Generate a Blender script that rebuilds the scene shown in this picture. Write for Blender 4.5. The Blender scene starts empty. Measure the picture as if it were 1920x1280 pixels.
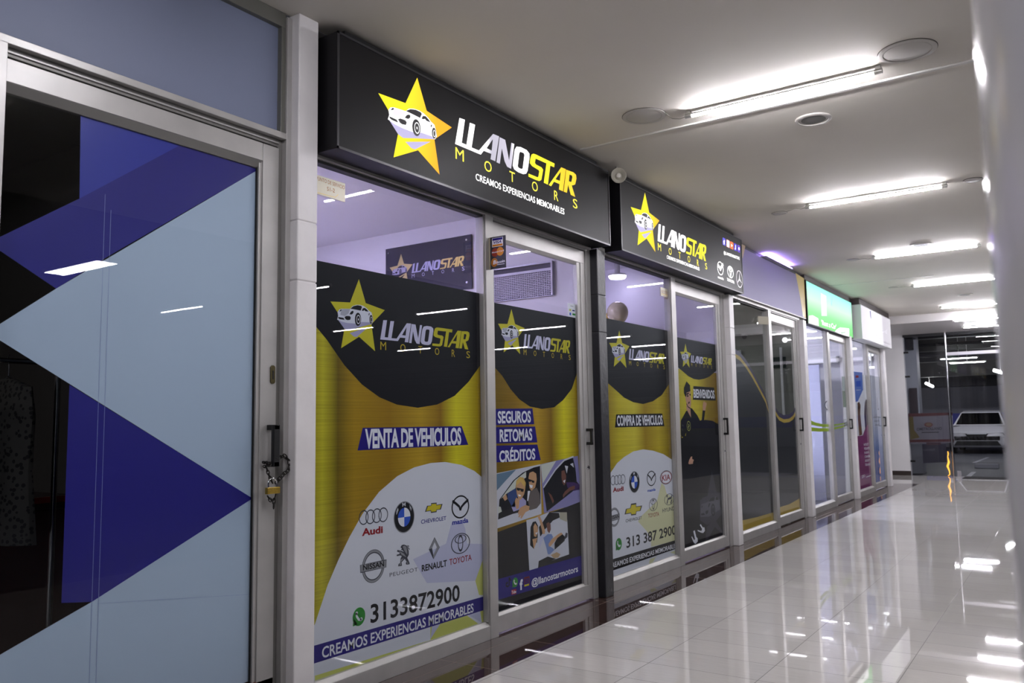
import bpy, bmesh, math, random
from mathutils import Vector, Matrix
random.seed(7)
S = bpy.context.scene
COL = S.collection

# ------------------------------------------------------------------ camera, world, exposure
F = 1550.0                                   # focal length in pixels of the 1920 x 1280 frame
CP = Vector((3.057, 0.0, 1.314))
YAW, PIT, ROL = (math.radians(a) for a in (34.144, 5.652, -0.9485))
fwd = Vector((-math.sin(YAW)*math.cos(PIT), math.cos(YAW)*math.cos(PIT), math.sin(PIT)))
rgt = Vector((math.cos(YAW), math.sin(YAW), 0)); upv = rgt.cross(fwd)
RT = math.cos(ROL)*rgt + math.sin(ROL)*upv
UP = -math.sin(ROL)*rgt + math.cos(ROL)*upv
cam = bpy.data.cameras.new('camera'); camo = bpy.data.objects.new('camera', cam); COL.objects.link(camo)
cam.sensor_width = 36.0; cam.lens = F/1920*36.0; cam.clip_start = 0.05; cam.clip_end = 200
mw = Matrix((RT, UP, -fwd)).transposed().to_4x4(); mw.translation = CP
camo.matrix_world = mw
cam.dof.use_dof = True; cam.dof.focus_distance = 4.6; cam.dof.aperture_fstop = 4.8
S.camera = camo
S.view_settings.view_transform = 'Standard'; S.view_settings.look = 'None'
S.view_settings.exposure = 1.40; S.view_settings.gamma = 1.0; S.view_settings.use_curve_mapping = False
W = bpy.data.worlds.new('world'); S.world = W; W.use_nodes = True
W.node_tree.nodes['Background'].inputs[0].default_value = (0.55, 0.55, 0.62, 1)
W.node_tree.nodes['Background'].inputs[1].default_value = 0.02
LIT = 0.40                                   # level of the backlit sign faces
TUBE = 105.0                                 # radiance of a fluorescent tube

def ray(u, v):
    return RT*((u-960)/F) - UP*((v-640)/F) + fwd
def at(u, v, x=0.0):                         # a pixel on the plane x = const -> (y, z)
    d = ray(u, v); k = (x-CP.x)/d.x; p = CP+d*k; return (p.y, p.z)
def aty(u, v, y):                            # a pixel on the plane y = const -> (x, z)
    d = ray(u, v); k = (y-CP.y)/d.y; p = CP+d*k; return (p.x, p.z)
def atz(u, v, z):                            # a pixel on the plane z = const -> (x, y)
    d = ray(u, v); k = (z-CP.z)/d.z; p = CP+d*k; return (p.x, p.y)

# ------------------------------------------------------------------ materials
def lin(c):
    c = c/255.0
    return c/12.92 if c <= 0.04045 else ((c+0.055)/1.055)**2.4
def rgb(t): return (lin(t[0]), lin(t[1]), lin(t[2]), 1)
MC = {}
def mat(name, col=(200,200,200), rough=0.5, metal=0.0, spec=0.5, emit=0.0, ecol=None, bump=0.0, bscale=30.0, vary=0.0, vscale=3.0, coat=0.0):
    if name in MC: return MC[name]
    if name.startswith('printed'): spec = 0.12
    if emit: spec = 0.1
    m = bpy.data.materials.new(name); m.use_nodes = True; MC[name] = m
    n, l = m.node_tree.nodes, m.node_tree.links; b = n['Principled BSDF']
    b.inputs['Base Color'].default_value = rgb(col); b.inputs['Roughness'].default_value = rough
    b.inputs['Metallic'].default_value = metal; b.inputs['Specular IOR Level'].default_value = spec
    b.inputs['Coat Weight'].default_value = coat; b.inputs['Coat Roughness'].default_value = 0.05
    if emit:
        if emit < 3: emit *= LIT
        b.inputs['Emission Color'].default_value = rgb(ecol or col); b.inputs['Emission Strength'].default_value = emit
    if bump or vary:
        g = n.new('ShaderNodeNewGeometry')
    if vary:
        t = n.new('ShaderNodeTexNoise'); t.inputs['Scale'].default_value = vscale; t.inputs['Detail'].default_value = 5
        l.new(g.outputs['Position'], t.inputs['Vector'])
        r = n.new('ShaderNodeMapRange'); r.inputs[1].default_value = 0.3; r.inputs[2].default_value = 0.7
        r.inputs[3].default_value = 1-vary; r.inputs[4].default_value = 1+vary*0.4
        l.new(t.outputs[0], r.inputs[0])
        x = n.new('ShaderNodeMix'); x.data_type = 'RGBA'; x.blend_type = 'MULTIPLY'; x.inputs[0].default_value = 1
        x.inputs[6].default_value = rgb(col)
        l.new(r.outputs[0], x.inputs[7]); l.new(x.outputs[2], b.inputs['Base Color'])
    if bump:
        t = n.new('ShaderNodeTexNoise'); t.inputs['Scale'].default_value = bscale; t.inputs['Detail'].default_value = 4
        l.new(g.outputs['Position'], t.inputs['Vector'])
        k = n.new('ShaderNodeBump'); k.inputs['Strength'].default_value = bump; k.inputs['Distance'].default_value = 0.01
        l.new(t.outputs[0], k.inputs['Height']); l.new(k.outputs[0], b.inputs['Normal'])
    return m

def mathn(nt, op, a, b=None, c=None):
    q = nt.nodes.new('ShaderNodeMath'); q.operation = op
    for i, v in enumerate((a, b, c)):
        if v is None: continue
        if isinstance(v, (int, float)): q.inputs[i].default_value = v
        else: nt.links.new(v, q.inputs[i])
    return q.outputs[0]
def mixc(nt, f, a, b, mode='MIX'):
    x = nt.nodes.new('ShaderNodeMix'); x.data_type = 'RGBA'; x.blend_type = mode
    for i, v in ((0, f), (6, a), (7, b)):
        if isinstance(v, (int, float)): x.inputs[i].default_value = v
        elif isinstance(v, tuple): x.inputs[i].default_value = v
        else: nt.links.new(v, x.inputs[i])
    return x.outputs[2]
def posxyz(nt):
    g = nt.nodes.new('ShaderNodeNewGeometry'); s = nt.nodes.new('ShaderNodeSeparateXYZ')
    nt.links.new(g.outputs['Position'], s.inputs[0]); return g.outputs['Position'], s.outputs[0], s.outputs[1], s.outputs[2]
def noise(nt, vec, scale, detail=4, sx=1, sy=1, sz=1):
    mp = nt.nodes.new('ShaderNodeMapping'); nt.links.new(vec, mp.inputs['Vector']); mp.inputs['Scale'].default_value = (sx, sy, sz)
    t = nt.nodes.new('ShaderNodeTexNoise'); t.inputs['Scale'].default_value = scale; t.inputs['Detail'].default_value = detail
    nt.links.new(mp.outputs[0], t.inputs['Vector']); return t.outputs[0]
def ramp(nt, fac, stops):
    r = nt.nodes.new('ShaderNodeValToRGB'); e = r.color_ramp.elements
    while len(e) < len(stops): e.new(0.5)
    for i, (p, c) in enumerate(stops): e[i].position = p; e[i].color = c
    nt.links.new(fac, r.inputs[0]); return r.outputs[0]

def tile_mat(name, base, grout, sx, ox, sy, oy, w, rough, streak_axis, amt):
    m = mat(name, base, rough); nt = m.node_tree; b = nt.nodes['Principled BSDF']
    P, X, Y, Z = posxyz(nt)
    def line(c, o, s):
        q = mathn(nt, 'DIVIDE', mathn(nt, 'SUBTRACT', c, o), s)
        fr = mathn(nt, 'SUBTRACT', q, mathn(nt, 'ROUND', q))
        return mathn(nt, 'LESS_THAN', mathn(nt, 'MULTIPLY', mathn(nt, 'ABSOLUTE', fr), s), w), mathn(nt, 'FLOOR', q)
    lx, ix = line(X, ox, sx); ly, iy = line(Y, oy, sy)
    mask = mathn(nt, 'MAXIMUM', lx, ly)
    wn = nt.nodes.new('ShaderNodeTexWhiteNoise'); wn.noise_dimensions = '2D'
    cb = nt.nodes.new('ShaderNodeCombineXYZ'); nt.links.new(ix, cb.inputs[0]); nt.links.new(iy, cb.inputs[1]); nt.links.new(cb.outputs[0], wn.inputs['Vector'])
    st = noise(nt, P, 1.0, 5, *( (6, 90, 1) if streak_axis == 'x' else (90, 5, 1)))
    f = mathn(nt, 'ADD', mathn(nt, 'MULTIPLY', mathn(nt, 'SUBTRACT', st, 0.5), amt), mathn(nt, 'MULTIPLY', mathn(nt, 'SUBTRACT', wn.outputs[0], 0.5), 0.10))
    v = mathn(nt, 'ADD', f, 1.0)
    c = mixc(nt, 1.0, rgb(base), v, 'MULTIPLY')
    c = mixc(nt, mask, c, rgb(grout))
    nt.links.new(c, b.inputs['Base Color'])
    nt.links.new(mathn(nt, 'ADD', mathn(nt, 'MULTIPLY', mask, 0.5), mathn(nt, 'ADD', rough, mathn(nt, 'MULTIPLY', st, 0.012))), b.inputs['Roughness'])
    wv = noise(nt, P, 2.2, 2)
    h = mathn(nt, 'SUBTRACT', mathn(nt, 'MULTIPLY', wv, 0.003), mathn(nt, 'MULTIPLY', mask, 0.06))
    k = nt.nodes.new('ShaderNodeBump'); k.inputs['Strength'].default_value = 0.12; k.inputs['Distance'].default_value = 0.01
    nt.links.new(h, k.inputs['Height']); nt.links.new(k.outputs[0], b.inputs['Normal'])
    return m

def glass_mat(name, tint=(255,255,255), ior=1.45):
    m = bpy.data.materials.new(name); m.use_nodes = True; nt = m.node_tree; nt.nodes.clear()
    o = nt.nodes.new('ShaderNodeOutputMaterial'); mx = nt.nodes.new('ShaderNodeMixShader')
    tr = nt.nodes.new('ShaderNodeBsdfTransparent'); gl = nt.nodes.new('ShaderNodeBsdfGlossy'); fr = nt.nodes.new('ShaderNodeFresnel')
    tr.inputs[0].default_value = rgb(tint); gl.inputs['Roughness'].default_value = 0.0; fr.inputs[0].default_value = ior
    g = nt.nodes.new('ShaderNodeNewGeometry'); nt.links.new(mathn(nt, 'MULTIPLY', fr.outputs[0], mathn(nt, 'SUBTRACT', 1.0, g.outputs['Backfacing'])), mx.inputs[0]); nt.links.new(tr.outputs[0], mx.inputs[1]); nt.links.new(gl.outputs[0], mx.inputs[2])
    nt.links.new(mx.outputs[0], o.inputs[0]); return m

def gold_mat(name, y0, y1, stops, streak=0.25):
    """printed brushed gold: bands of light and dark gold across the poster, fine brush lines along it"""
    m = mat(name, (180,150,40), 0.45, spec=0.15); nt = m.node_tree; b = nt.nodes['Principled BSDF']
    P, X, Y, Z = posxyz(nt)
    t = mathn(nt, 'DIVIDE', mathn(nt, 'SUBTRACT', Y, y0), y1-y0)
    c = ramp(nt, t, [(p, rgb([q[0]*0.97, q[1]*0.96, q[2]*0.72])) for p, q in stops])
    s = noise(nt, P, 1.0, 6, 1, 1.2, 170)
    v = mathn(nt, 'ADD', 1.0, mathn(nt, 'MULTIPLY', mathn(nt, 'SUBTRACT', s, 0.5), streak*3))
    nt.links.new(mixc(nt, 1.0, c, v, 'MULTIPLY'), b.inputs['Base Color']); return m

def grad_mat(name, axis, a0, a1, stops, rough=0.4, emit=0.0):
    m = mat(name, (200,200,200), rough); nt = m.node_tree; b = nt.nodes['Principled BSDF']
    P, X, Y, Z = posxyz(nt); q = {'x': X, 'y': Y, 'z': Z}[axis]
    t = mathn(nt, 'DIVIDE', mathn(nt, 'SUBTRACT', q, a0), a1-a0)
    c = ramp(nt, t, [(p, rgb(k)) for p, k in stops])
    if emit:
        nt.links.new(c, b.inputs['Emission Color']); b.inputs['Emission Strength'].default_value = emit*LIT; b.inputs['Base Color'].default_value = (0.02, 0.02, 0.02, 1); b.inputs['Roughness'].default_value = 0.7; b.inputs['Specular IOR Level'].default_value = 0.1
    else: nt.links.new(c, b.inputs['Base Color'])
    return m

# ------------------------------------------------------------------ objects
def tag(o, label=None, cat=None, group=None, kind=None):
    if label: o['label'] = label
    if cat: o['category'] = cat
    if group: o['group'] = group
    if kind: o['kind'] = kind
    return o
def empty(name, loc, label=None, cat=None, group=None, kind=None):
    o = bpy.data.objects.new(name, None); COL.objects.link(o); o.location = loc; o.empty_display_size = 0.1
    return tag(o, label, cat, group, kind)
def origin(p):
    while p.parent: p = p.parent
    return Vector(p.location)

class MB:
    """collects shapes in world coordinates and links them as one mesh object"""
    def __init__(s): s.v = []; s.f = []; s.m = []; s.mats = []; s.sm = []
    def mi(s, m):
        if m not in s.mats: s.mats.append(m)
        return s.mats.index(m)
    def add(s, vs, fs, m, smooth=False):
        k = len(s.v); s.v += [tuple(p) for p in vs]; i = s.mi(m)
        for f in fs: s.f.append([k+q for q in f]); s.m.append(i); s.sm.append(smooth)
    def box(s, x0, x1, y0, y1, z0, z1, m):
        vs = [(x, y, z) for x in (x0, x1) for y in (y0, y1) for z in (z0, z1)]
        s.add(vs, [(0,1,3,2),(4,6,7,5),(0,4,5,1),(2,3,7,6),(0,2,6,4),(1,5,7,3)], m)
    def hexa(s, b, t, m):                     # bottom quad, top quad
        s.add(list(b)+list(t), [(3,2,1,0),(4,5,6,7),(0,1,5,4),(1,2,6,5),(2,3,7,6),(3,0,4,7)], m)
    def path(s, pts, r, m, n=10, closed=False, cap=True):
        pts = [Vector(p) for p in pts]; N = len(pts); rs = r if isinstance(r, (list, tuple)) else [r]*N
        k = len(s.v); vs = []; a = None
        for i, p in enumerate(pts):
            if closed: t = pts[(i+1) % N]-pts[i-1]
            else: t = pts[min(i+1, N-1)]-pts[max(i-1, 0)]
            t.normalize()
            if a is None:
                a = t.orthogonal().normalized()
            a = (a-t*a.dot(t)).normalized(); b = t.cross(a)
            for j in range(n):
                q = 2*math.pi*j/n; vs.append(p+(a*math.cos(q)+b*math.sin(q))*rs[i])
        fs = []
        for i in range(N if closed else N-1):
            for j in range(n):
                i2 = (i+1) % N
                fs.append((i*n+j, i*n+(j+1) % n, i2*n+(j+1) % n, i2*n+j))
        if cap and not closed:
            fs.append(tuple(range(n))[::-1]); fs.append(tuple((N-1)*n+j for j in range(n)))
        s.add(vs, fs, m, True)
    def lathe(s, c, axis, prof, m, n=32):     # prof: list of (along axis, radius)
        c = Vector(c); ax = Vector(axis).normalized(); a = ax.orthogonal().normalized(); b = ax.cross(a); vs = []
        for h, r in prof:
            for j in range(n):
                q = 2*math.pi*j/n; vs.append(c+ax*h+(a*math.cos(q)+b*math.sin(q))*r)
        fs = [(i*n+j, i*n+(j+1) % n, (i+1)*n+(j+1) % n, (i+1)*n+j) for i in range(len(prof)-1) for j in range(n)]
        if prof[0][1] > 1e-4: fs.append(tuple(range(n))[::-1])
        if prof[-1][1] > 1e-4: fs.append(tuple((len(prof)-1)*n+j for j in range(n)))
        s.add(vs, fs, m, True)
    def prism(s, pts, d, m):                  # polygon of 3-D points pushed along d
        n = len(pts); d = Vector(d); vs = [Vector(p) for p in pts]+[Vector(p)+d for p in pts]
        s.add(vs, [tuple(range(n))[::-1], tuple(range(n, 2*n))]+[(i, (i+1) % n, n+(i+1) % n, n+i) for i in range(n)], m)
    def build(s, name, parent=None, bevel=0.0, fixn=True, label=None):
        if parent is not None: o0 = origin(parent)
        else:
            xs, ys, zs = zip(*s.v); o0 = Vector(((min(xs)+max(xs))/2, (min(ys)+max(ys))/2, min(zs)))
        me = bpy.data.meshes.new(name); me.from_pydata([tuple(Vector(p)-o0) for p in s.v], [], s.f)
        for m in s.mats: me.materials.append(m)
        for p, i, q in zip(me.polygons, s.m, s.sm): p.material_index = i; p.use_smooth = q
        if fixn:
            bm = bmesh.new(); bm.from_mesh(me); bmesh.ops.recalc_face_normals(bm, faces=bm.faces); bm.to_mesh(me); bm.free()
        me.validate(); me.update()
        o = bpy.data.objects.new(name, me); COL.objects.link(o)
        if parent is None: o.location = o0
        else: o.parent = parent
        if any(s.sm):
            mo = o.modifiers.new('edge', 'EDGE_SPLIT'); mo.split_angle = math.radians(40)
        if bevel:
            b = o.modifiers.new('bevel', 'BEVEL'); b.width = bevel; b.segments = 2; b.limit_method = 'ANGLE'
        if label: o['label'] = label
        return o
def boxobj(name, b, m, parent=None, bevel=0.0, **k):
    q = MB(); q.box(*b, m); return q.build(name, parent, bevel, **k)

# ---- flat printed art (vinyl, sign faces): polygons, strokes, rings and lettering on one plane
TX = {}
def glyphs(s, bold, shear, space):
    k = (s, bold, shear, space)
    if k not in TX:
        c = bpy.data.curves.new('lettering', 'FONT'); c.body = s; c.size = 1; c.offset = bold; c.shear = shear; c.space_character = space; c.resolution_u = 3
        o = bpy.data.objects.new('lettering', c); COL.objects.link(o)
        dg = bpy.context.evaluated_depsgraph_get(); me = bpy.data.meshes.new_from_object(o.evaluated_get(dg))
        vs = [(v.co.x, v.co.y) for v in me.vertices]; fs = [tuple(p.vertices) for p in me.polygons]
        bpy.data.objects.remove(o); bpy.data.curves.remove(c); bpy.data.meshes.remove(me)
        TX[k] = (vs, fs)
    return TX[k]
CAPH = {}
def caph(bold):
    if bold not in CAPH:
        v, f = glyphs('H', bold, 0, 1); CAPH[bold] = (min(p[1] for p in v), max(p[1] for p in v))
    return CAPH[bold]

class Art:
    def __init__(s, axis, pos, step=0.0005, z0=0): s.ax = axis; s.pos = pos; s.mb = MB(); s.st = step; s.z0 = z0; s.n = 0
    def px(s, u, v): return at(u, v, s.pos) if s.ax == 'x' else aty(u, v, s.pos)
    def w(s, a, b, l):
        d = (l+s.z0)*s.st
        return (s.pos+d, a, b) if s.ax == 'x' else (a, s.pos-d, b)
    def quadfix(s, pts): return pts
    def polyw(s, pts, m, l=0):                # polygon in plane coordinates
        vs = [s.w(a, b, l) for a, b in pts]; s.mb.add(vs, [tuple(range(len(vs)))], m)
    def poly(s, pts, m, l=0): s.polyw([s.px(*p) for p in pts], m, l)
    def holew(s, out, inn, m, l=0):           # polygon with one hole (bridge at the nearest pair)
        if area(out) < 0: out = out[::-1]
        if area(inn) > 0: inn = inn[::-1]
        i, j = min(((i, j) for i in range(len(out)) for j in range(len(inn))), key=lambda q: (out[q[0]][0]-inn[q[1]][0])**2+(out[q[0]][1]-inn[q[1]][1])**2)
        n = 16
        # triangulate through bmesh: build edges and fill
        bm = bmesh.new(); ed = []
        for loop in (out, inn):
            vv = [bm.verts.new((a, b, 0)) for a, b in loop]
            ed += [bm.edges.new((vv[k], vv[(k+1) % len(vv)])) for k in range(len(vv))]
        bmesh.ops.triangle_fill(bm, use_beauty=True, use_dissolve=False, edges=ed)
        bm.verts.index_update()
        s.mb.add([s.w(v.co.x, v.co.y, l) for v in bm.verts], [tuple(v.index for v in f.verts) for f in bm.faces], m); bm.free()
    def ring(s, c, r, r2, m, l=0, n=36):      # world-plane ellipse ring: centre, radii, inner radii (or None)
        o = [(c[0]+r[0]*math.cos(2*math.pi*i/n), c[1]+r[1]*math.sin(2*math.pi*i/n)) for i in range(n)]
        if r2 is None: s.polyw(o, m, l); return
        q = [(c[0]+r2[0]*math.cos(2*math.pi*i/n), c[1]+r2[1]*math.sin(2*math.pi*i/n)) for i in range(n)]
        s.mb.add([s.w(a, b, l) for a, b in o+q], [(i, (i+1) % n, n+(i+1) % n, n+i) for i in range(n)], m)
    def ell(s, u, v, ru, rv, m, l=0, th=None, n=36):     # pixel ellipse; th = ring thickness as a fraction
        c = s.px(u, v); a = abs(s.px(u+ru, v)[0]-s.px(u-ru, v)[0])/2; b = abs(s.px(u, v-rv)[1]-s.px(u, v+rv)[1])/2
        c = ((s.px(u+ru, v)[0]+s.px(u-ru, v)[0])/2, (s.px(u, v+rv)[1]+s.px(u, v-rv)[1])/2)
        s.ring(c, (a, b), None if th is None else (a*(1-th), b*(1-th)), m, l, n); return c, a, b
    def stroke(s, pts, w, m, l=0, closed=False):         # pixel polyline, width in metres
        s.strokew([s.px(*p) for p in pts], w, m, l, closed)
    def strokew(s, P, w, m, l=0, closed=False):
        P = [Vector(p) for p in P]; N = len(P); L = []; R = []
        for i in range(N):
            if closed: t = P[(i+1) % N]-P[i-1]
            else: t = P[min(i+1, N-1)]-P[max(i-1, 0)]
            t = t.normalized() if t.length > 1e-9 else Vector((1, 0)); nn = Vector((-t.y, t.x))*w/2
            L.append(P[i]+nn); R.append(P[i]-nn)
        vs = [s.w(p.x, p.y, l) for p in L+R]
        s.mb.add(vs, [(i, (i+1) % N, N+(i+1) % N, N+i) for i in range(N if closed else N-1)], m)
    def text(s, t, a, b, h, m, l=1, bold=0.0, shear=0.0, space=1.0):      # baseline pixels a -> b, capital height h px at a
        p0 = s.px(*a); p1 = s.px(*b); H = s.px(a[0], a[1]-h)[1]-p0[1]
        s.textw(t, p0, p1, H, m, l, bold, shear, space)
    def textw(s, t, p0, p1, H, m, l=1, bold=0.0, shear=0.0, space=1.0):
        vs, fs = glyphs(t, bold, shear, space); lo, hi = caph(bold)
        x0 = min(v[0] for v in vs); x1 = max(v[0] for v in vs)
        q = []
        for x, y in vs:
            k = (x-x0)/(x1-x0); q.append(s.w(p0[0]+k*(p1[0]-p0[0]), p0[1]+k*(p1[1]-p0[1])+(y-lo)/(hi-lo)*H, l))
        s.mb.add(q, fs, m)
    def build(s, name, parent, label=None): return s.mb.build(name, parent, fixn=False, label=label)
def area(p): return sum(p[i-1][0]*p[i][1]-p[i][0]*p[i-1][1] for i in range(len(p)))/2
def T(sc, ox, oy, pts): return [(ox+a/sc, oy+b/sc) for a, b in pts]      # crop coordinates -> frame pixels
def T1(sc, ox, oy, a, b): return (ox+a/sc, oy+b/sc)

# ------------------------------------------------------------------ shared materials
ALU = mat('brushed aluminium', (176,174,172), 0.38, 0.35, vary=0.10, vscale=6)
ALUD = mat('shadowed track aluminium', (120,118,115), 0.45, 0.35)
WHITE = mat('white wall paint', (226,224,226), 0.55, bump=0.10, bscale=14, vary=0.06, vscale=1.2)
PILLAR = mat('white pillar paint', (222,219,220), 0.4, bump=0.25, bscale=9, vary=0.08, vscale=5)
CEILM = mat('ceiling paint', (218,213,204), 0.75, spec=0.25, bump=0.12, bscale=1.6, vary=0.05, vscale=1.0)
BLACKP = mat('black pillar paint', (24,24,32), 0.35, bump=0.3, bscale=20)
RUB = mat('black rubber gasket', (14,14,15), 0.6)
BLACK = mat('black metal', (16,16,18), 0.35)
SIGNB = mat('black sign sheet', (18,17,20), 0.45, spec=0.2)
CHROME = mat('chrome', (215,215,220), 0.15, 1.0)
GLASS = glass_mat('clear pane', (246,248,250))
TUBEM = mat('tube glow', (255,255,255), 0.5, emit=TUBE, ecol=(250,248,255))
CAPM = mat('tube cap', (205,205,200), 0.3, 0.6)
FLW = tile_mat('polished pale tile', (204,200,196), (108,104,100), 0.6, 0.43, 0.30, 0.07, 0.0022, 0.016, 'x', 0.22)
FLB = tile_mat('polished brown tile', (62,46,42), (120,104,92), 0.30, 0.109, 0.60, 3.73, 0.0016, 0.010, 'y', 0.9)

def st(o, label): return tag(o, label, None, None, 'structure')

# ------------------------------------------------------------------ the setting
CZ = 3.33; EY = 20.6; EZ = 3.17; BY = 18.0
st(boxobj('floor', (0.405, 4.2, -4, EY, -0.06, 0), FLW), 'pale polished tile floor of the mall corridor')
q = MB(); q.box(-0.12, 0.405, -4, 18.05, -0.06, 0, FLB); q.box(-0.9, 0.405, 18.05, EY, -0.06, 0, FLW)
st(q.build('floor'), 'dark brown tile border strip along the shopfronts')
st(boxobj('ceiling', (-0.02, 4.2, -4, BY, CZ, CZ+0.08), CEILM), 'painted ceiling over the mall corridor')
q = MB(); q.box(-0.9, 4.2, BY, EY+0.15, EZ, CZ+0.08, mat('beam paint', (206,202,202), 0.5, bump=0.1, bscale=6))
st(q.build('ceiling'), 'lower ceiling with a pale beam edge at the far end of the corridor')
CEND = WHITE
x0e = aty(1709, 893, EY)[0]
st(boxobj('wall_end', (-0.9, x0e, EY, EY+0.15, 0, EZ), WHITE), 'white end wall beside the glass doors to the garage')
st(boxobj('wall_side', (-0.9, -0.10, 17.42, 17.55, 0, CZ), WHITE), 'white wall behind the last shop pillar')
st(boxobj('baseboard_end', (-0.9, x0e, EY-0.015, EY, 0, 0.10), mat('dark skirting', (52,42,38), 0.4)), 'dark brown skirting at the foot of the white end wall')
# round column close to the camera
q = MB(); q.lathe((3.235, 0.74, 0), (0,0,1), [(0,0.225),(CZ,0.225)], mat('glossy column paint', (202,200,203), 0.16, spec=0.6, bump=0.12, bscale=7), 64)
st(q.build('wall_column'), 'rounded white column close on the right, out of focus')
# shopfront wall: pillars and the header behind the signs
wl = empty('wall_left', (0, 8.7, 0)); st(wl, 'shopfront wall of white pillars and one black pillar along the corridor')
PY = [(2.63,2.755),(5.632,5.766),(8.608,8.742),(11.54,11.69),(14.36,14.52),(17.21,17.40)]
jz = [at(560,412,0.05)[1], at(560,525,0.05)[1]]
for i, (a, b) in enumerate(PY):
    q = MB(); m = BLACKP if i == 1 else PILLAR; top = CZ if i == 0 else 2.66; zs = [0.0]+sorted(jz)+[top]
    for k in range(3):
        q.box(-0.12, 0.05, a, b, zs[k]+(0.0015 if k else 0), zs[k+1]-(0.0015 if k < 2 else 0), m)
    q.box(-0.12, 0.046, a+0.004, b-0.004, 0.0, top-0.01, m)
    q.build('pillar', wl, 0.006, label=('black painted pillar' if i == 1 else None))
q = MB()
q.box(-0.12, -0.022, PY[0][1], 17.40, 2.707, CZ, mat('header board', (40,38,38), 0.6))
q.build('header', wl)
boxobj('corner_return', (-0.12, 0.0, 17.40, 17.45, 0, CZ), PILLAR, wl)

GX = -0.040                                  # front of every pane
AX = -0.0475                                 # vinyl stuck on the inside of the panes
BAYS = [None,
  dict(y0=2.755, m0=4.225, m1=4.311, g=5.443, s=5.556, y1=5.632),
  dict(y0=5.766, m0=7.175, m1=7.276, g=8.398, s=8.508, y1=8.608),
  dict(y0=8.742, m0=10.14, m1=10.25, g=11.286, s=11.396, y1=11.54),
  dict(y0=11.69, m0=13.05, m1=13.18, g=14.262, s=14.343, y1=14.36),
  dict(y0=14.52, m0=15.93, m1=16.06, g=17.157, s=17.20, y1=17.21)]
def handle(q, x, y, z0, z1, m, out=0.045):
    q.box(x, x+out, y-0.011, y+0.011, z1-0.022, z1, m); q.box(x, x+out, y-0.011, y+0.011, z0, z0+0.022, m)
    q.box(x+out-0.016, x+out, y-0.013, y+0.013, z0, z1, m)
WIN = {}; DOOR = {}
wlab = ['', 'wide shop window with a gold, black and white car dealer poster and a white slogan on a blue band',
  'shop window beside the black pillar with a poster of car emblems and a white slogan on a black band',
  'shop window half covered by a black curve with a gold stripe, under the plain purple panel',
  'clear shop window with a lime green swoosh under the green lit sign',
  'shop window with blue and magenta posters under the white lit sign']
dlab = ['', 'sliding glass door with photos of people in cars and a blue social media band',
  'sliding glass door with a cartoon man in black welcoming customers',
  'sliding glass door with a black panel that dips in a gold edged curve',
  'clear sliding glass door with the tapering end of the lime green swoosh and a green notice',
  'sliding glass door fading from clear to blue at the far end of the row']
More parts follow.
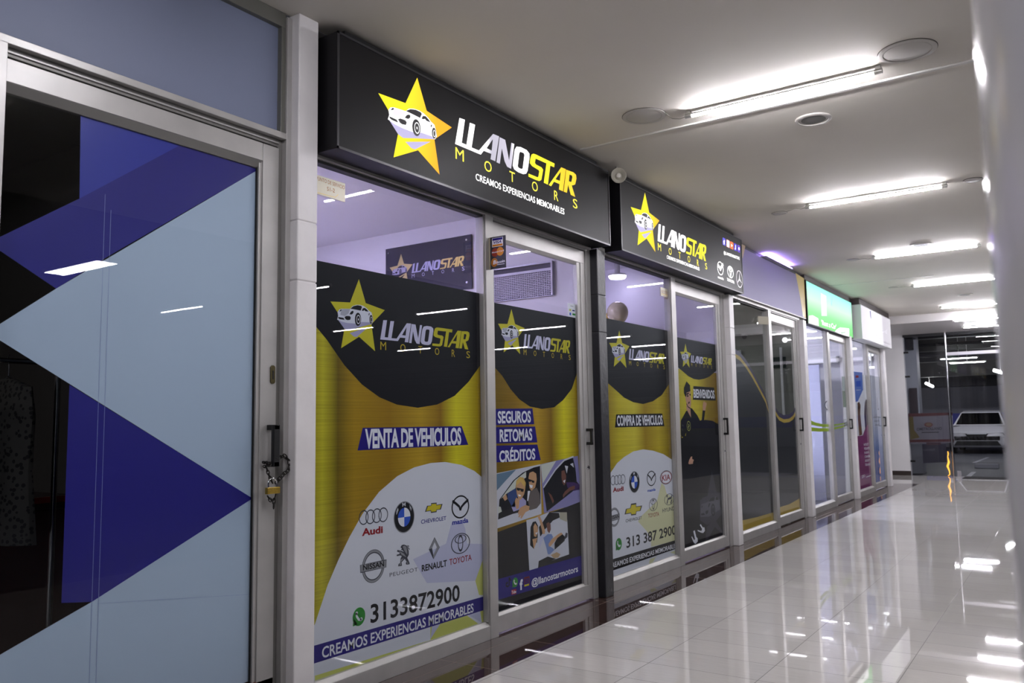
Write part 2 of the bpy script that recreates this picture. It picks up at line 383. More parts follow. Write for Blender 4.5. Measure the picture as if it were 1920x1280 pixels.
for i in range(1, 6):
    B = BAYS[i]
    # outer frame of the shopfront
    f = empty('trim_%d' % i, (-0.03, (B['y0']+B['y1'])/2, 0)); st(f, ['', 'aluminium frame round the shopfront with the blue banded posters', 'aluminium frame round the shopfront right of the black pillar', 'aluminium frame of the shopfront under the purple panel', 'aluminium frame of the shopfront under the green sign', 'aluminium frame of the shopfront under the white sign'][i])
    boxobj('mullion', (-0.075, 0.0, B['m0'], B['m1'], 0, 2.655), ALU, f, 0.002)
    boxobj('jamb', (-0.075, -0.012, B['s']+0.004, B['y1'], 0, 2.655), ALU, f, 0.002)
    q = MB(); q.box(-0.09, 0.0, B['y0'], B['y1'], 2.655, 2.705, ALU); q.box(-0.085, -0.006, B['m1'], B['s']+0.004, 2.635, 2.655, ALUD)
    q.build('head_rail', f, 0.002)
    # fixed window
    wdw = empty('window_%d' % i, (-0.04, (B['y0']+B['m0'])/2, 0)); st(wdw, wlab[i]); WIN[i] = wdw
    a, b = B['y0'], B['m0']
    q = MB(); q.box(-0.07, -0.002, a, b, 0, 0.082, ALU)
    q.prism([(-0.07,a,0.082),(-0.006,a,0.082),(-0.03,a,0.104),(-0.07,a,0.104)], (0,b-a,0), ALU)
    q.box(-0.07, -0.012, b-0.012, b, 0.104, 2.64, ALU); q.box(-0.07, -0.020, a, a+0.012, 0.104, 2.64, ALU); q.box(-0.07, -0.02, a, b, 2.64, 2.655, RUB)
    q.build('frame', wdw, 0.0015)
    boxobj('pane', (GX-0.006, GX, a, b-0.004, 0.09, 2.645), GLASS, wdw)
    # sliding door leaf
    d = empty('door_%d' % i, (-0.04, (B['m1']+B['s'])/2, 0)); st(d, dlab[i]); DOOR[i] = d
    a, b = B['m1']+0.002, B['s']
    q = MB(); q.box(-0.06, -0.020, a, b, 0.014, 0.115, ALU); q.prism([(-0.06,a,0.115),(-0.02,a,0.115),(-0.034,a,0.132),(-0.06,a,0.132)], (0,B['g']-a,0), ALU)
    q.build('bottom_rail', d, 0.0015)
    q = MB(); q.box(-0.06, -0.020, a, b, 2.535, 2.632, ALU); q.prism([(-0.06,a,2.535),(-0.02,a,2.535),(-0.036,a,2.515),(-0.06,a,2.515)], (0,B['g']-a,0), ALU)
    q.build('top_rail', d, 0.0015)
    q = MB(); g = B['g']; sw = (b-g); q.box(-0.06, -0.020, g+sw*0.42, b, 0.115, 2.535, ALU); q.box(-0.06, -0.026, g, g+sw*0.42, 0.115, 2.535, ALU)
    q.build('stile', d, 0.0015)
    boxobj('pane', (GX-0.006, GX, a-0.06, g+0.006, 0.12, 2.53), GLASS, d)
    q = MB(); hz = [0, (803,834), (783,815), (783,808), (785,804), (781,799)][i]; hu = [0, 1106, 1361, 1504, 1596, 1660][i]
    hy, z1 = at(hu, hz[0], 0.02); z0 = at(hu, hz[1], 0.02)[1]
    hy = g+sw*0.72; handle(q, -0.020, hy, z0, z1, BLACK, 0.05); q.build('handle', d, 0.003)
    q = MB(); q.lathe((-0.021, hy, z0-0.17), (1,0,0), [(0,0.016),(0.008,0.016),(0.012,0.012),(0.013,0.0)], CHROME, 20); q.build('lock_cylinder', d)

# ------------------------------------------------------------------ nearest shopfront on the left
f = empty('trim_0', (-0.03, 2.0, 0)); st(f, 'aluminium frame and door track of the nearest shopfront at left')
boxobj('jamb', (-0.075, 0.0, 2.60, 2.63, 0, CZ-0.02), ALU, f, 0.002)
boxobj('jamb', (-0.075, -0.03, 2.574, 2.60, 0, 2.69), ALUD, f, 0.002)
boxobj('mullion', (-0.075, 0.004, 1.20, 1.339, 0, 2.692), ALU, f, 0.002)
q = MB(); q.box(-0.08, 0.0, 0.9, 2.60, 2.692, 2.722, ALU); q.box(-0.08, -0.02, 0.9, 2.60, 2.722, 2.73, ALUD); q.box(-0.08, -0.030, 1.339, 2.575, 2.655, 2.692, ALUD); q.box(-0.08, -0.022, 1.339, 2.575, 2.668, 2.676, ALU)
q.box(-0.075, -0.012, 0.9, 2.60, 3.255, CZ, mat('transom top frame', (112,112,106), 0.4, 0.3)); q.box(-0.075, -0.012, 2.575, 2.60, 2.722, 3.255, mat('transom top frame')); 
q.build('head_rail', f, 0.002)
w0 = empty('window_0', (-0.04, 2.0, 2.72)); st(w0, 'frosted grey blue transom pane above the nearest sliding door')
boxobj('pane', (GX-0.006, GX, 0.9, 2.578, 2.728, 3.258), mat('frosted transom film', (122,130,156), 0.5, spec=0.4), w0)
d0 = empty('door_0', (-0.04, 1.95, 0)); st(d0, 'nearest sliding glass door with dark blue and pale blue triangles'); DOOR[0] = d0
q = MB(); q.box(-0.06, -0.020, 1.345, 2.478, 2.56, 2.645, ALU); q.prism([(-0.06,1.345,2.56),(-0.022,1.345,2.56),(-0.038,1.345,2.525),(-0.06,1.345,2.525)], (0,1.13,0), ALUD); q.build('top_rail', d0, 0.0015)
q = MB(); q.box(-0.06, -0.020, 1.345, 2.572, 0.03, 0.195, mat('reddish bottom rail', (120,70,64), 0.3, 0.4)); q.build('bottom_rail', d0, 0.0015)  # reflection of the brown floor is put into the rail colour
q = MB(); q.box(-0.06, -0.020, 2.480, 2.572, 0.03, 2.645, ALU); q.box(-0.06, -0.027, 2.462, 2.480, 0.195, 2.56, ALU); q.build('stile', d0, 0.0015)
boxobj('pane', (GX-0.006, GX, 0.6, 2.464, 0.19, 2.53), GLASS, d0)
boxobj('gasket', (GX-0.004, GX+0.003, 2.456, 2.463, 0.195, 2.53), RUB, d0)
q = MB(); hy = 2.535; z1 = at(515,796,0.03)[1]; z0 = at(515,875,0.03)[1]
q.box(-0.020, 0.034, hy-0.016, hy+0.016, z1-0.024, z1, BLACK); q.box(-0.020, 0.034, hy-0.016, hy+0.016, z0, z0+0.024, BLACK); q.box(0.014, 0.034, hy-0.018, hy+0.018, z0, z1, BLACK); q.build('handle', d0, 0.003)
HZ0 = z0
q = MB(); ky, kz = at(511,702,-0.018)
q.prism([(-0.020, ky+0.013*math.cos(t)*1.0, kz+(0.030 if math.sin(t) > 0 else -0.030)+0.013*math.sin(t)) for t in [2*math.pi*k/24 for k in range(24)]], (0.006,0,0), mat('old brass', (92,84,58), 0.35, 0.9))
q.prism([(-0.0135, ky-0.004, kz-0.022), (-0.0135, ky+0.004, kz-0.022), (-0.0135, ky+0.004, kz+0.018), (-0.0135, ky-0.004, kz+0.018)], (0.001,0,0), RUB); q.build('keyhole_plate', d0)
BLU = mat('dark blue vinyl', (28,20,128), 0.4); BLU2 = mat('mid blue vinyl', (42,52,160), 0.4); PALE = mat('pale blue vinyl', (184,201,219), 0.42)
A = Art('x', AX, 0.0002)
zb = at(300, 1280, AX)[1]
ybR = 2.462
def P0(*p): return [A.px(*q) for q in p]
# mid blue block, dark blue arrow shapes, pale blue panels
A.polyw(P0((151,217),(149,372),(340,271)), BLU2, 2)
A.polyw(P0((151,217),(340,271),(345,269),(484,317)), BLU2, 1)
A.polyw(P0((0,444),(149,372),(340,271),(484,318),(200,482),(105,541),(0,470)), BLU, 3)
A.polyw(P0((-60,470),(0,444),(0,470),(-20,455)), BLU, 3)
e1 = A.px(484, 318)
lo = A.px(0, 1227); rt = A.px(473.5, 934)
pl = P0((0,607),(105,541),(484,318)); pl = pl+[(ybR, A.px(474,900)[1])]+[rt]+P0((128,718),(0,638))
A.polyw(pl, PALE, 2)
A.polyw(P0((-90,660),(0,607),(0,638),(-90,585)), PALE, 2)
A.polyw(P0((130,721),(473.5,934),(172,1128),(115,1130)), BLU, 3)
A.polyw(P0((0,1227),(172,1128))+[rt, (ybR, 0.2), (0.7, 0.2)]+P0((-120,1300)), PALE, 1)
LINEM = mat('lilac stroke', (120,124,190), 0.3)
for uu, v0, v1 in ((188,362,1280),(200,392,1270)):
    y = A.px(uu, 640)[0]; A.strokew([(y, 0.25), (y, A.px(uu, v0)[1])], 0.0016, mat('thin pale stroke', (150,160,205), 0.3), 5)  # thin pale lines drawn over the film
A.strokew([A.px(182,1131), A.px(466,1114)], 0.001, mat('thin pale stroke'), 5)
A.build('vinyl_triangles', d0, 'dark blue and pale blue triangle film')

# ------------------------------------------------------------------ the star, car and lettering logo
def plane_pts(pts, x=AX): return [at(u, v, x) for u, v in pts]
LS = lambda pts: plane_pts(T(8.0, 610, 510, pts))          # star and car, traced on the poster of the wide window
LT = lambda pts: plane_pts(T(9.6, 700, 590, pts))          # lettering, traced on the same poster
LOGO = []
def lg(kind, pts, m, l, hole=None): LOGO.append((kind, pts, m, l, hole))
lg('p', LS([(502,105),(605,465),(890,570),(690,780),(745,1185),(505,970),(235,1140),(285,850),(180,600),(75,440),(370,455)]), 'star', 0)
lg('p', LS([(178,700),(240,735),(330,758),(540,745),(660,748),(705,775),(500,830),(340,878),(285,850)]), 'shade', 1)
lg('p', LS([(365,915),(645,822),(470,972),(430,968)]), 'shade', 1)
lg('p', LS([(182,600),(205,562),(240,550),(370,550),(405,508),(460,490),(520,491),(570,508),(620,543),(652,580),(690,605),(708,670),(716,740),(690,778),(660,752),(540,747),(510,770),(440,772),(330,763),(240,742),(175,712),(190,655)]), 'body', 2)
lg('p', LS([(240,556),(370,553),(345,620),(290,660),(222,640)]), 'bodyshade', 3)
lg('p', LS([(372,548),(420,510),(480,497),(535,506),(548,524),(528,578),(450,562)]), 'dark', 4)
lg('p', LS([(544,580),(560,542),(590,536),(620,560),(646,592),(600,588),(582,570),(566,582)]), 'dark', 4)
lg('p', LS([(358,632),(382,592),(408,578),(422,590),(416,615),(395,636)]), 'dark', 4)
lg('p', LS([(205,590),(232,556),(241,572),(222,590)]), 'dark', 4)
lg('p', LS([(285,675),(310,657),(365,660),(380,680),(370,715),(330,720),(305,710)]), 'dark', 4)
lg('p', LS([(190,672),(270,686),(286,716),(215,706),(193,692)]), 'dark', 4)
lg('p', LS([(650,618),(662,612),(656,648),(645,645)]), 'dark', 4)
def el(c, r, n=24):
    return [(c[0]+r[0]*math.cos(2*math.pi*k/n), c[1]+r[1]*math.sin(2*math.pi*k/n)) for k in range(n)]
lg('p', LS(el((486,708),(46,100))), 'dark', 5); lg('h', LS(el((492,710),(30,68))), 'body', 6, LS(el((492,710),(24,56)))); lg('p', LS(el((492,710),(7,16),10)), 'body', 6)
lg('p', LS(el((683,708),(24,66))), 'dark', 5); lg('h', LS(el((686,712),(15,42))), 'body', 6, LS(el((686,712),(11,34))))
LET = [
 ('h', [(178,97),(245,97),(203,402),(262,408),(307,113),(372,115),(325,420),(418,428),(600,152),(678,157),(625,496),(563,490),(575,418),(478,410),(440,472),(122,443)], [(515,365),(596,222),(580,374)], 'ltr'),
 ('p', [(685,165),(757,175),(805,425),(838,185),(876,188),(830,527),(778,517),(745,455),(712,300),(683,510),(640,503)], None, 'ltr'),
 ('h', [(905,212),(960,200),(1040,212),(1075,245),(1078,290),(1050,480),(1030,525),(990,545),(920,540),(870,520),(850,480),(855,430),(880,260)], [(955,262),(1000,265),(1010,285),(985,470),(970,487),(930,482),(918,465),(940,288)], 'ltr'),
 ('p', [(1130,230),(1160,228),(1422,265),(1415,318),(1362,312),(1325,578),(1268,570),(1308,300),(1160,285),(1150,345),(1165,362),(1240,375),(1262,400),(1255,440),(1235,545),(1205,568),(1160,568),(1060,555),(1062,515),(1185,525),(1195,510),(1208,440),(1200,425),(1110,400),(1082,370),(1085,320),(1105,250)], None, 'ltry'),
 ('h', [(1515,285),(1580,290),(1535,602),(1478,595),(1488,520),(1410,512),(1370,585),(1335,580)], [(1432,472),(1508,345),(1493,475)], 'ltry'),
 ('h', [(1585,295),(1690,298),(1725,320),(1730,370),(1710,455),(1680,475),(1660,482),(1708,625),(1645,615),(1610,490),(1590,605),(1545,603)], [(1632,345),(1666,348),(1672,370),(1655,440),(1620,440)], 'ltry')]
for k, o, h, m in LET: lg(k, LT(o), m, 1, LT(h) if h else None)
MOT = [('M',(125,228),(630,485)),('O',(485,577),(660,528)),('T',(808,880),(692,562)),('O',(1107,1185),(720,597)),('R',(1410,1468),(755,628)),('S',(1675,1738),(778,656))]
K0 = {'L': LS([(75,440)])[0][0], 'R': LS([(890,570)])[0][0], 'T': LS([(502,105)])[0][1], 'B': LS([(745,1185)])[0][1],
  'l': LT([(122,443)])[0][0], 'r': LT([(1708,625)])[0][0], 't': LT([(178,97)])[0][1], 'b': LT([(122,443)])[0][1]}
def logo_map(star, word, pa):                             # measured pixels of another copy -> two plane maps
    (L, R, TT, BB), (l, r, t) = star, word
    yl, yr = pa(*L)[0], pa(*R)[0]; zt, zb = pa(*TT)[1], pa(*BB)[1]; sy = (yr-yl)/(K0['R']-K0['L']); sz = (zt-zb)/(K0['T']-K0['B'])
    wl, wr = pa(*l)[0], pa(*r)[0]; vt, vb = pa(*t)[1], pa(*l)[1]; ty = (wr-wl)/(K0['r']-K0['l']); tz = (vt-vb)/(K0['t']-K0['b'])
    return (lambda p: (yl+(p[0]-K0['L'])*sy, zb+(p[1]-K0['B'])*sz)), (lambda p: (wl+(p[0]-K0['l'])*ty, vb+(p[1]-K0['b'])*tz))
def logo(axis, pos, step, mp, M, root, part=('star_emblem','shop_lettering','small_letter'), base=0):
    g1, g2 = mp; A1, A2 = (Art(axis, pos, step, base) for _ in range(2))
    for k, pts, m, l, h in LOGO:
        A, g = (A2, g2) if m in ('ltr','ltry') else (A1, g1)
        P = [g(p) for p in pts]
        if k == 'h': A.holew(P, [g(p) for p in h], M[m], l)
        else: A.polyw(P, M[m], l)
    A1.build(part[0], root); A2.build(part[1], root)
    for c, (u0,u1), (v0,v1) in MOT:
        p = [g2(q) for q in LT([(u0,v0),(u1,v0),(u0,v1)])]; z = (p[0][1]+p[1][1])/2; A3 = Art(axis, pos, step, base)
        A3.textw(c, (p[0][0], z), (p[1][0], z), p[2][1]-p[0][1], M['mot'], 1); A3.build(part[2], root)
VIN = dict(star=mat('printed yellow', (204,194,44), 0.45), shade=mat('printed lilac', (172,168,200), 0.45), body=mat('printed pale grey', (222,222,232), 0.45), bodyshade=mat('printed grey', (178,178,190), 0.45),
  dark=mat('printed black', (26,25,29), 0.45), ltr=mat('printed lilac grey', (206,202,226), 0.45), ltry=mat('printed lettering yellow', (198,188,40), 0.45), mot=mat('printed gold', (196,172,48), 0.45))
PK = mat('printed black', (26,25,29), 0.45); PW = mat('printed white', (236,235,240), 0.45); PDOME = mat('printed poster white', (222,222,228), 0.45); PNAVY = mat('printed navy', (38,28,122), 0.45); PRED = mat('printed dark red', (150,24,34), 0.45)
PGREY = mat('printed silver', (150,150,154), 0.4, 0.2); PDG = mat('printed graphite', (66,66,76), 0.45); PBLUE = mat('printed blue', (52,92,196), 0.45); PLILAC = mat('printed pale lilac', (196,196,220), 0.45); PLIME = mat('printed pale lime', (206,208,112), 0.45)
PGREEN = mat('printed green', (46,140,50), 0.45); PYEL = mat('printed emblem yellow', (214,196,40), 0.45)

# ------------------------------------------------------------------ the two lit sign boxes
def sign_mats(pre, y0, y1):
    W2 = (255,253,252)
    return dict(star=grad_mat(pre+' lit star', 'y', y0, y1, [(0,(226,224,24)),(0.14,(228,216,30)),(0.20,(230,200,36)),(0.27,(232,160,34)),(1,(232,140,26))], emit=1.5),
      shade=mat('lit lilac', (176,170,205), emit=0.8), body=mat('lit white body', (255,255,255), emit=0.95), bodyshade=mat('lit grey body', (214,210,232), emit=0.85),
      dark=mat('unlit logo black', (34,32,34), 0.4),
      ltr=grad_mat(pre+' lit white letters', 'y', y0, y1, [(0.30,W2),(0.42,W2),(0.45,(140,137,148)),(0.53,(150,146,158)),(0.56,W2),(1,W2)] if pre == 'first' else [(0,W2),(1,W2)], emit=2.3),
      ltry=grad_mat(pre+' lit yellow letters', 'y', y0, y1, [(0.60,(232,230,40)),(0.70,(230,214,44)),(0.76,(232,184,40)),(0.80,(228,196,44)),(0.85,(236,160,36))] if pre == 'first' else [(0,(230,222,50)),(1,(230,222,50))], emit=1.5),
      mot=mat('lit small letters', (235,222,70), emit=1.1))
SX = 0.150
LW = mat('lit white', (255,254,252), emit=1.8)
def sign(y0, y1, z0, z1, label, pre, pts, cap):
    s = empty('lightbox_sign', (SX/2, (y0+y1)/2, z0), label, 'shop sign', 'black lit sign boxes over the shopfronts')
    boxobj('box', (-0.02, SX, y0, y1, z0, z1), SIGNB, s, 0.003)
    q = MB(); w = 0.012
    for a in ((y0,y1,z0,z0+w),(y0,y1,z1-w,z1),(y0,y0+w,z0,z1),(y1-w,y1,z0,z1)): q.box(SX, SX+0.004, *a, mat('sign edge trim', (44,43,48), 0.35))
    q.build('edge_trim', s)
    boxobj('gap_shade', (-0.02, 0.10, y0+0.1, y1-0.1, z1, CZ-0.005), mat('shadow black', (10,10,10), 0.8), s)  # black filler: shade of the gap between sign and ceiling, made as a box
    pa = lambda u, v: at(u, v, SX+0.001)
    logo('x', SX+0.0006, 0.0004, logo_map(*pts, pa), sign_mats(pre, y0, y1), s, ('lit_star', 'lit_lettering', 'lit_small_letter'))
    A = Art('x', SX+0.001, 0.0004); a, b, h = cap; ws = ['CREAMOS', 'EXPERIENCIAS', 'MEMORABLES']; ext = lambda t: (lambda v: (min(q[0] for q in v), max(q[0] for q in v)))(glyphs(t, 0.004, 0, 1)[0])
    t0, t1 = ext(' '.join(ws)); p0, p1 = A.px(*a), A.px(*b); H = A.px(a[0], a[1]-h)[1]-p0[1]
    for i, t in enumerate(ws):
        f1 = (ext(' '.join(ws[:i+1]))[1]-t0)/(t1-t0); sx = ext(' '.join(ws[i:])); f0 = 1-(sx[1]-sx[0])/(t1-t0)
        A = Art('x', SX+0.001, 0.0004); L = lambda f: (p0[0]+(p1[0]-p0[0])*f, p0[1]+(p1[1]-p0[1])*f)
        A.textw(t, L(f0), L(f1), H, LW, 1, 0.004); A.build('lit_slogan_word', s)
    return s
s1 = sign(2.785, 5.672, 2.672, 3.27, 'larger black lit sign box with glowing yellow star, nearest the camera', 'first',
   (((709.4,174.6),(847.3,238.8),(780.4,144.4),(825.5,327.7)),((853.4,269.6),(1078.5,369.3),(861.5,221))), (T1(5.82,840,200,302,798), T1(5.82,840,200,1270,1178), 12.5))
s2 = sign(5.862, 8.79, 2.672, 3.27, 'second black lit sign box, with social icons and three car emblems at its right end', 'second',
   (((1182.8,388.1),(1236.4,413.4),(1209.5,361.1),(1227.8,472)),((1233.1,451.6),(1323.7,487.5),(1238.1,421.3))), (T1(3.2,1120,300,417,590), T1(3.2,1120,300,613,663), 6.2))
# icons and emblems of the second sign, crop (1340,430) x 10.667
K = lambda a, b: T1(10.667, 1340, 430, a, b)
A = Art('x', SX+0.001, 0.0004)
cols = [(92,86,200),(250,190,190),(235,110,60),(70,60,190),(90,60,180)]
for i, (c, box) in enumerate(zip(cols, [(158,160,218,330),(236,200,298,370),(310,236,374,405),(385,272,440,435),(455,305,508,468)])):
    a0, b0, a1, b1 = box; d = 0.52*(a1-a0)
    m = mat('lit icon %d' % i, c, emit=1.0)
    A.poly([K(a0+6,b0),K(a1-6,b0+d*0.8),K(a1,b0+d+8),K(a1,b1-8),K(a1-6,b1),K(a0+6,b1-d*0.8),K(a0,b1-d-8),K(a0,b0+8)], m, 1)
    ca, cb = (a0+a1)/2, (b0+b1)/2
    if i == 0: A.text('f', K(ca-12,cb+50), K(ca+16,cb+62), 8.0, LW, 3, 0.03)
    elif i == 1:
        A.stroke([K(ca-16,cb-45),K(ca+16,cb-28),K(ca+16,cb+45),K(ca-16,cb+28)], 0.012, LW, 3, True); A.ell(*K(ca,cb), 0.9, 1.9, LW, 3, 0.4)
    elif i == 2: A.poly([K(ca-12,cb-32),K(ca+16,cb+6),K(ca-12,cb+30)], LW, 3)
    elif i == 3: A.stroke([K(ca+4,cb-40),K(ca+4,cb+35),K(ca-10,cb+35)], 0.014, LW, 3)
    else: A.ell(*K(ca+4,cb), 1.1, 2.6, LW, 3)
A.text('@LLANOSTARMOTORS', K(182,490), K(500,612), 5.6, LW, 1, 0.01)
A.build('social_icons', s2)
A = Art('x', SX+0.001, 0.0004)
def mazda(A, u, v, ru, rv, w, m, l=1):
    A.ell(u, v, ru, rv, m, l, 0.13)
    f = lambda a, b: (u+a*ru, v+b*rv)
    A.stroke([f(-0.9,-0.5),f(-0.5,-0.28),f(-0.12,-0.02),f(0.0,0.3)], w, m, l+1); A.stroke([f(0.9,-0.62),f(0.45,-0.3),f(0.12,0.0),f(0.0,0.3)], w, m, l+1)
def toyota(A, u, v, ru, rv, m, l=1, th=0.09, tilt=0.0):
    A.ell(u, v, ru, rv, m, l, th); A.ell(u, v-rv*0.42, ru*0.62, rv*0.42, m, l+1, th*1.7); A.ell(u, v-rv*0.02, ru*0.28, rv*0.82, m, l+1, th*3)
u, v = K(113,778); mazda(A, u, v, 5.6, 12.5, 0.03, LW); A.text('mazda', K(65,970), K(180,1012), 4.4, LW, 1, 0.03); A.build('lit_winged_emblem', s2); A = Art('x', SX+0.001, 0.0004)
u, v = K(315,852); toyota(A, u, v, 5.6, 11.0, LW, 1, 0.13); A.text('TOYOTA', K(248,1025), K(395,1088), 5.4, LW, 1, 0.025); A.build('lit_triple_oval_emblem', s2); A = Art('x', SX+0.001, 0.0004)
u, v = K(495,992); A.ell(u, v, 5.6, 15.9, mat('lit silver', (220,216,222), emit=0.9), 1, 0.10)
MS = mat('lit silver')
for a, b in ((0.0,-0.9),(0.78,0.5),(-0.78,0.5)):
    c = A.px(u, v); e = A.px(u+5.6*a, v+15.9*b); nx, nz = -(e[1]-c[1]), (e[0]-c[0]); L = math.hypot(nx, nz); nx, nz = nx/L*0.012, nz/L*0.012
    A.polyw([(c[0]+nx, c[1]+nz), e, (c[0]-nx, c[1]-nz)], MS, 2)
A.build('lit_three_point_emblem', s2)

# ------------------------------------------------------------------ posters on the first two shops
GOLDS = [(0,(120,96,20)),(0.09,(206,196,60)),(0.16,(120,100,24)),(0.24,(176,140,34)),(0.42,(160,122,28)),(0.60,(196,160,50)),(0.72,(150,112,26)),(0.82,(226,216,50)),(0.90,(206,190,44)),(1,(150,120,26))]
def fill(A, pts, m, l, below=None):
    A.poly(pts, m, l)
B1, B2, B3, B4, B5 = BAYS[1:]
G1 = gold_mat('brushed gold print', B1['y0'], B1['m0'], GOLDS)
G1b = gold_mat('brushed gold print narrow', B1['m1'], B1['g'], [(0,(120,96,20)),(0.25,(150,116,26)),(0.5,(196,158,50)),(0.66,(140,106,26)),(0.82,(230,220,50)),(1,(150,120,26))])
def edge_y(A, u, v): return A.px(u, v)
def emblem_audi(A, cs, ru, rv, m, l=1):
    for k, (u, v) in enumerate(cs): A.ell(u, v, ru, rv, m, l+k % 2, 0.15)
def emblem_bmw(A, u, v, ru, rv, slope=0.0, l=1):
    c, a, b = A.ell(u, v, ru, rv, PK, l); r = 0.60
    A.ring(c, (a*0.985, b*0.985), (a*0.945, b*0.945), PGREY, l+1)
    for k, m in enumerate((PBLUE, PW, PBLUE, PW)):
        t0 = math.pi/2*(k+1); P = [c]+[(c[0]+a*r*math.cos(t0+q*math.pi/16), c[1]+b*r*math.sin(t0+q*math.pi/16)) for q in range(9)]
        A.polyw(P, m, l+1)
    for ch, t in (('B',145),('M',92),('W',40)):
        t = math.radians(t); p = (c[0]+a*0.80*math.cos(t), c[1]+b*0.80*math.sin(t)); w = a*0.13; h = b*0.24; rt = t-math.pi/2
        dx, dz = w*math.cos(rt)*1.2, w*math.sin(rt)*1.2
        A.textw(ch, (p[0]-dx, p[1]-dz-h/2), (p[0]+dx, p[1]+dz-h/2), h, PW, l+2, 0.03)
def emblem_bowtie(A, pts, border, m, l=1):
    A.poly(pts, border, l); c = (sum(p[0] for p in pts)/len(pts), sum(p[1] for p in pts)/len(pts))
    A.poly([(c[0]+(p[0]-c[0])*0.86, c[1]+(p[1]-c[1])*0.78) for p in pts], m, l+1)
def emblem_nissan(A, u, v, ru, rv, bar, ta, tb, th, l=1, word='NISSAN'):
    A.ell(u, v, ru, rv, PDG, l, 0.22); A.ell(u, v, ru*0.96, rv*0.97, PGREY, l+1, 0.13)
    A.poly(bar, PDG, l+2); c = (sum(p[0] for p in bar)/4, sum(p[1] for p in bar)/4)
    A.poly([(c[0]+(p[0]-c[0])*0.96, c[1]+(p[1]-c[1])*0.86) for p in bar], PGREY, l+3); A.text(word, ta, tb, th, PK, l+4, 0.025)
def phone_icon(A, u, v, ru, rv, l=1):
    A.ell(u, v, ru, rv, PGREEN, l); A.poly([(u-ru*0.98, v+rv*1.08), (u-ru*0.85, v+rv*0.2), (u-ru*0.2, v+rv*0.85)], PGREEN, l)
    A.stroke([(u-ru*0.42, v-rv*0.42), (u-ru*0.36, v-rv*0.05), (u-ru*0.05, v+rv*0.30), (u+ru*0.40, v+rv*0.34)], abs(A.px(u+ru, v)[0]-A.px(u-ru, v)[0])*0.14, PW, l+1)
    A.ell(u-ru*0.36, v-rv*0.36, ru*0.2, rv*0.2, PW, l+1, None, 14); A.ell(u+ru*0.36, v+rv*0.26, ru*0.22, rv*0.18, PW, l+1, None, 14)

# ---- wide window
w = WIN[1]; C4 = lambda p: T(3.048, 580, 440, p); C5 = lambda p: T(2.908, 580, 840, p); E1 = lambda p: T(7.108, 660, 920, p); E2 = lambda p: T(7.53, 780, 920, p)
A = Art('x', AX, 0.0002)
ya, yb_ = B1['y0']-0.03, B1['m0']-0.004; zt0 = A.px(594.8,488.2)[1]; zb0 = 0.085
A.polyw([(ya,zb0),(yb_,zb0),(yb_,A.px(904,560)[1]),(ya,zt0-0.1)], G1, 0); w = A.build('poster', w)
A = Art('x', AX, 0.0002)
cur = [A.px(*p) for p in C4([(42,485),(100,600),(200,745),(300,855),(400,928),(500,970),(620,988),(730,970),(830,920),(910,840),(987,742)])]
cur[0] = (ya, cur[0][1]+0.06); cur[-1] = (yb_, cur[-1][1])
A.polyw([(ya, zt0)]+cur+[(yb_, zt0)], PK, 1); A.build('black_bowl', w, 'black rounded panel at the top of the poster')
A = Art('x', AX, 0.0002)
dome = [A.px(*p) for p in C5([(30,960),(100,745),(160,605),(220,482),(290,357),(380,238),(480,152),(570,105),(660,81),(740,75),(830,91),(900,124),(950,165)])]
dome = [(ya, dome[0][1]-0.12)]+dome+[(yb_, dome[-1][1]-0.03), (yb_, zb0), (ya, zb0)]
A.polyw(dome, PDOME, 1)
A.poly(C5([(745,520),(775,405),(835,400),(850,440),(860,520),(950,522),(952,590),(905,722),(640,735),(565,605)]), PLILAC, 2)
A.poly(C5([(952,590),(905,722),(925,800),(957,800)]), PLIME, 2)
A.poly(C5([(660,1045),(660,965),(850,905),(920,955),(940,950),(930,880),(958,880),(966,960),(966,985),(830,1025),(30,1270),(30,1240)]), PLIME, 2)
A.poly(C5([(668,968),(718,950),(660,1040)]), PLILAC, 3); A.poly(C5([(860,905),(930,880),(938,950)]), PLILAC, 3)
A.build('white_dome', w, 'white dome with a pale lilac star behind the emblems')
A = Art('x', AX, 0.0002)
b0, b1 = A.px(*C5([(25,1075)])[0])[1], A.px(*C5([(25,1172)])[0])[1]
A.polyw([(ya,b0),(yb_,A.px(*C5([(958,805)])[0])[1]),(yb_,A.px(*C5([(958,880)])[0])[1]),(ya,b1)], PNAVY, 4)
A.text('CREAMOS EXPERIENCIAS MEMORABLES', *C5([(68,1146)]), *C5([(895,893)]), 21, PW, 5, 0.018); A.build('slogan_band', w, 'navy band with a white slogan')
pa = lambda u, v: at(u, v, AX)
logo('x', AX, 0.0002, (lambda p: p, lambda p: p), VIN, w, base=3)
A = Art('x', AX, 0.0002)
A.poly(C4([(305,1103),(870,1093),(908,1200),(275,1232)]), PNAVY, 2)
A.text('VENTA DE VEHICULOS', *C4([(318,1222)]), *C4([(868,1199)]), 37, PW, 3, 0.035, 0, 0.95); A.build('sale_banner', w, 'navy banner lettered in white')
A = Art('x', AX, 0.0002); emblem_audi(A, E1([(155,355),(243,345),(330,330),(415,318)]), 9.0, 13.8, PDG, 3)
A.text('Audi', *E1([(130,604)]), *E1([(410,560)]), 14, PRED, 3, 0.04); A.build('four_ring_emblem', w)
A = Art('x', AX, 0.0002); emblem_bmw(A, *E1([(693,350)])[0], 19.4, 29.6, l=3); A.build('roundel_emblem', w)
A = Art('x', AX, 0.0002); emblem_nissan(A, *E1([(282,1003)])[0], 21.3, 31.2, E1([(105,988),(458,912),(455,1018),(110,1095)]), *E1([(143,1062)]), *E1([(425,1005)]), 10.5, 3); A.build('ring_and_bar_emblem', w)
A = Art('x', AX, 0.0002)
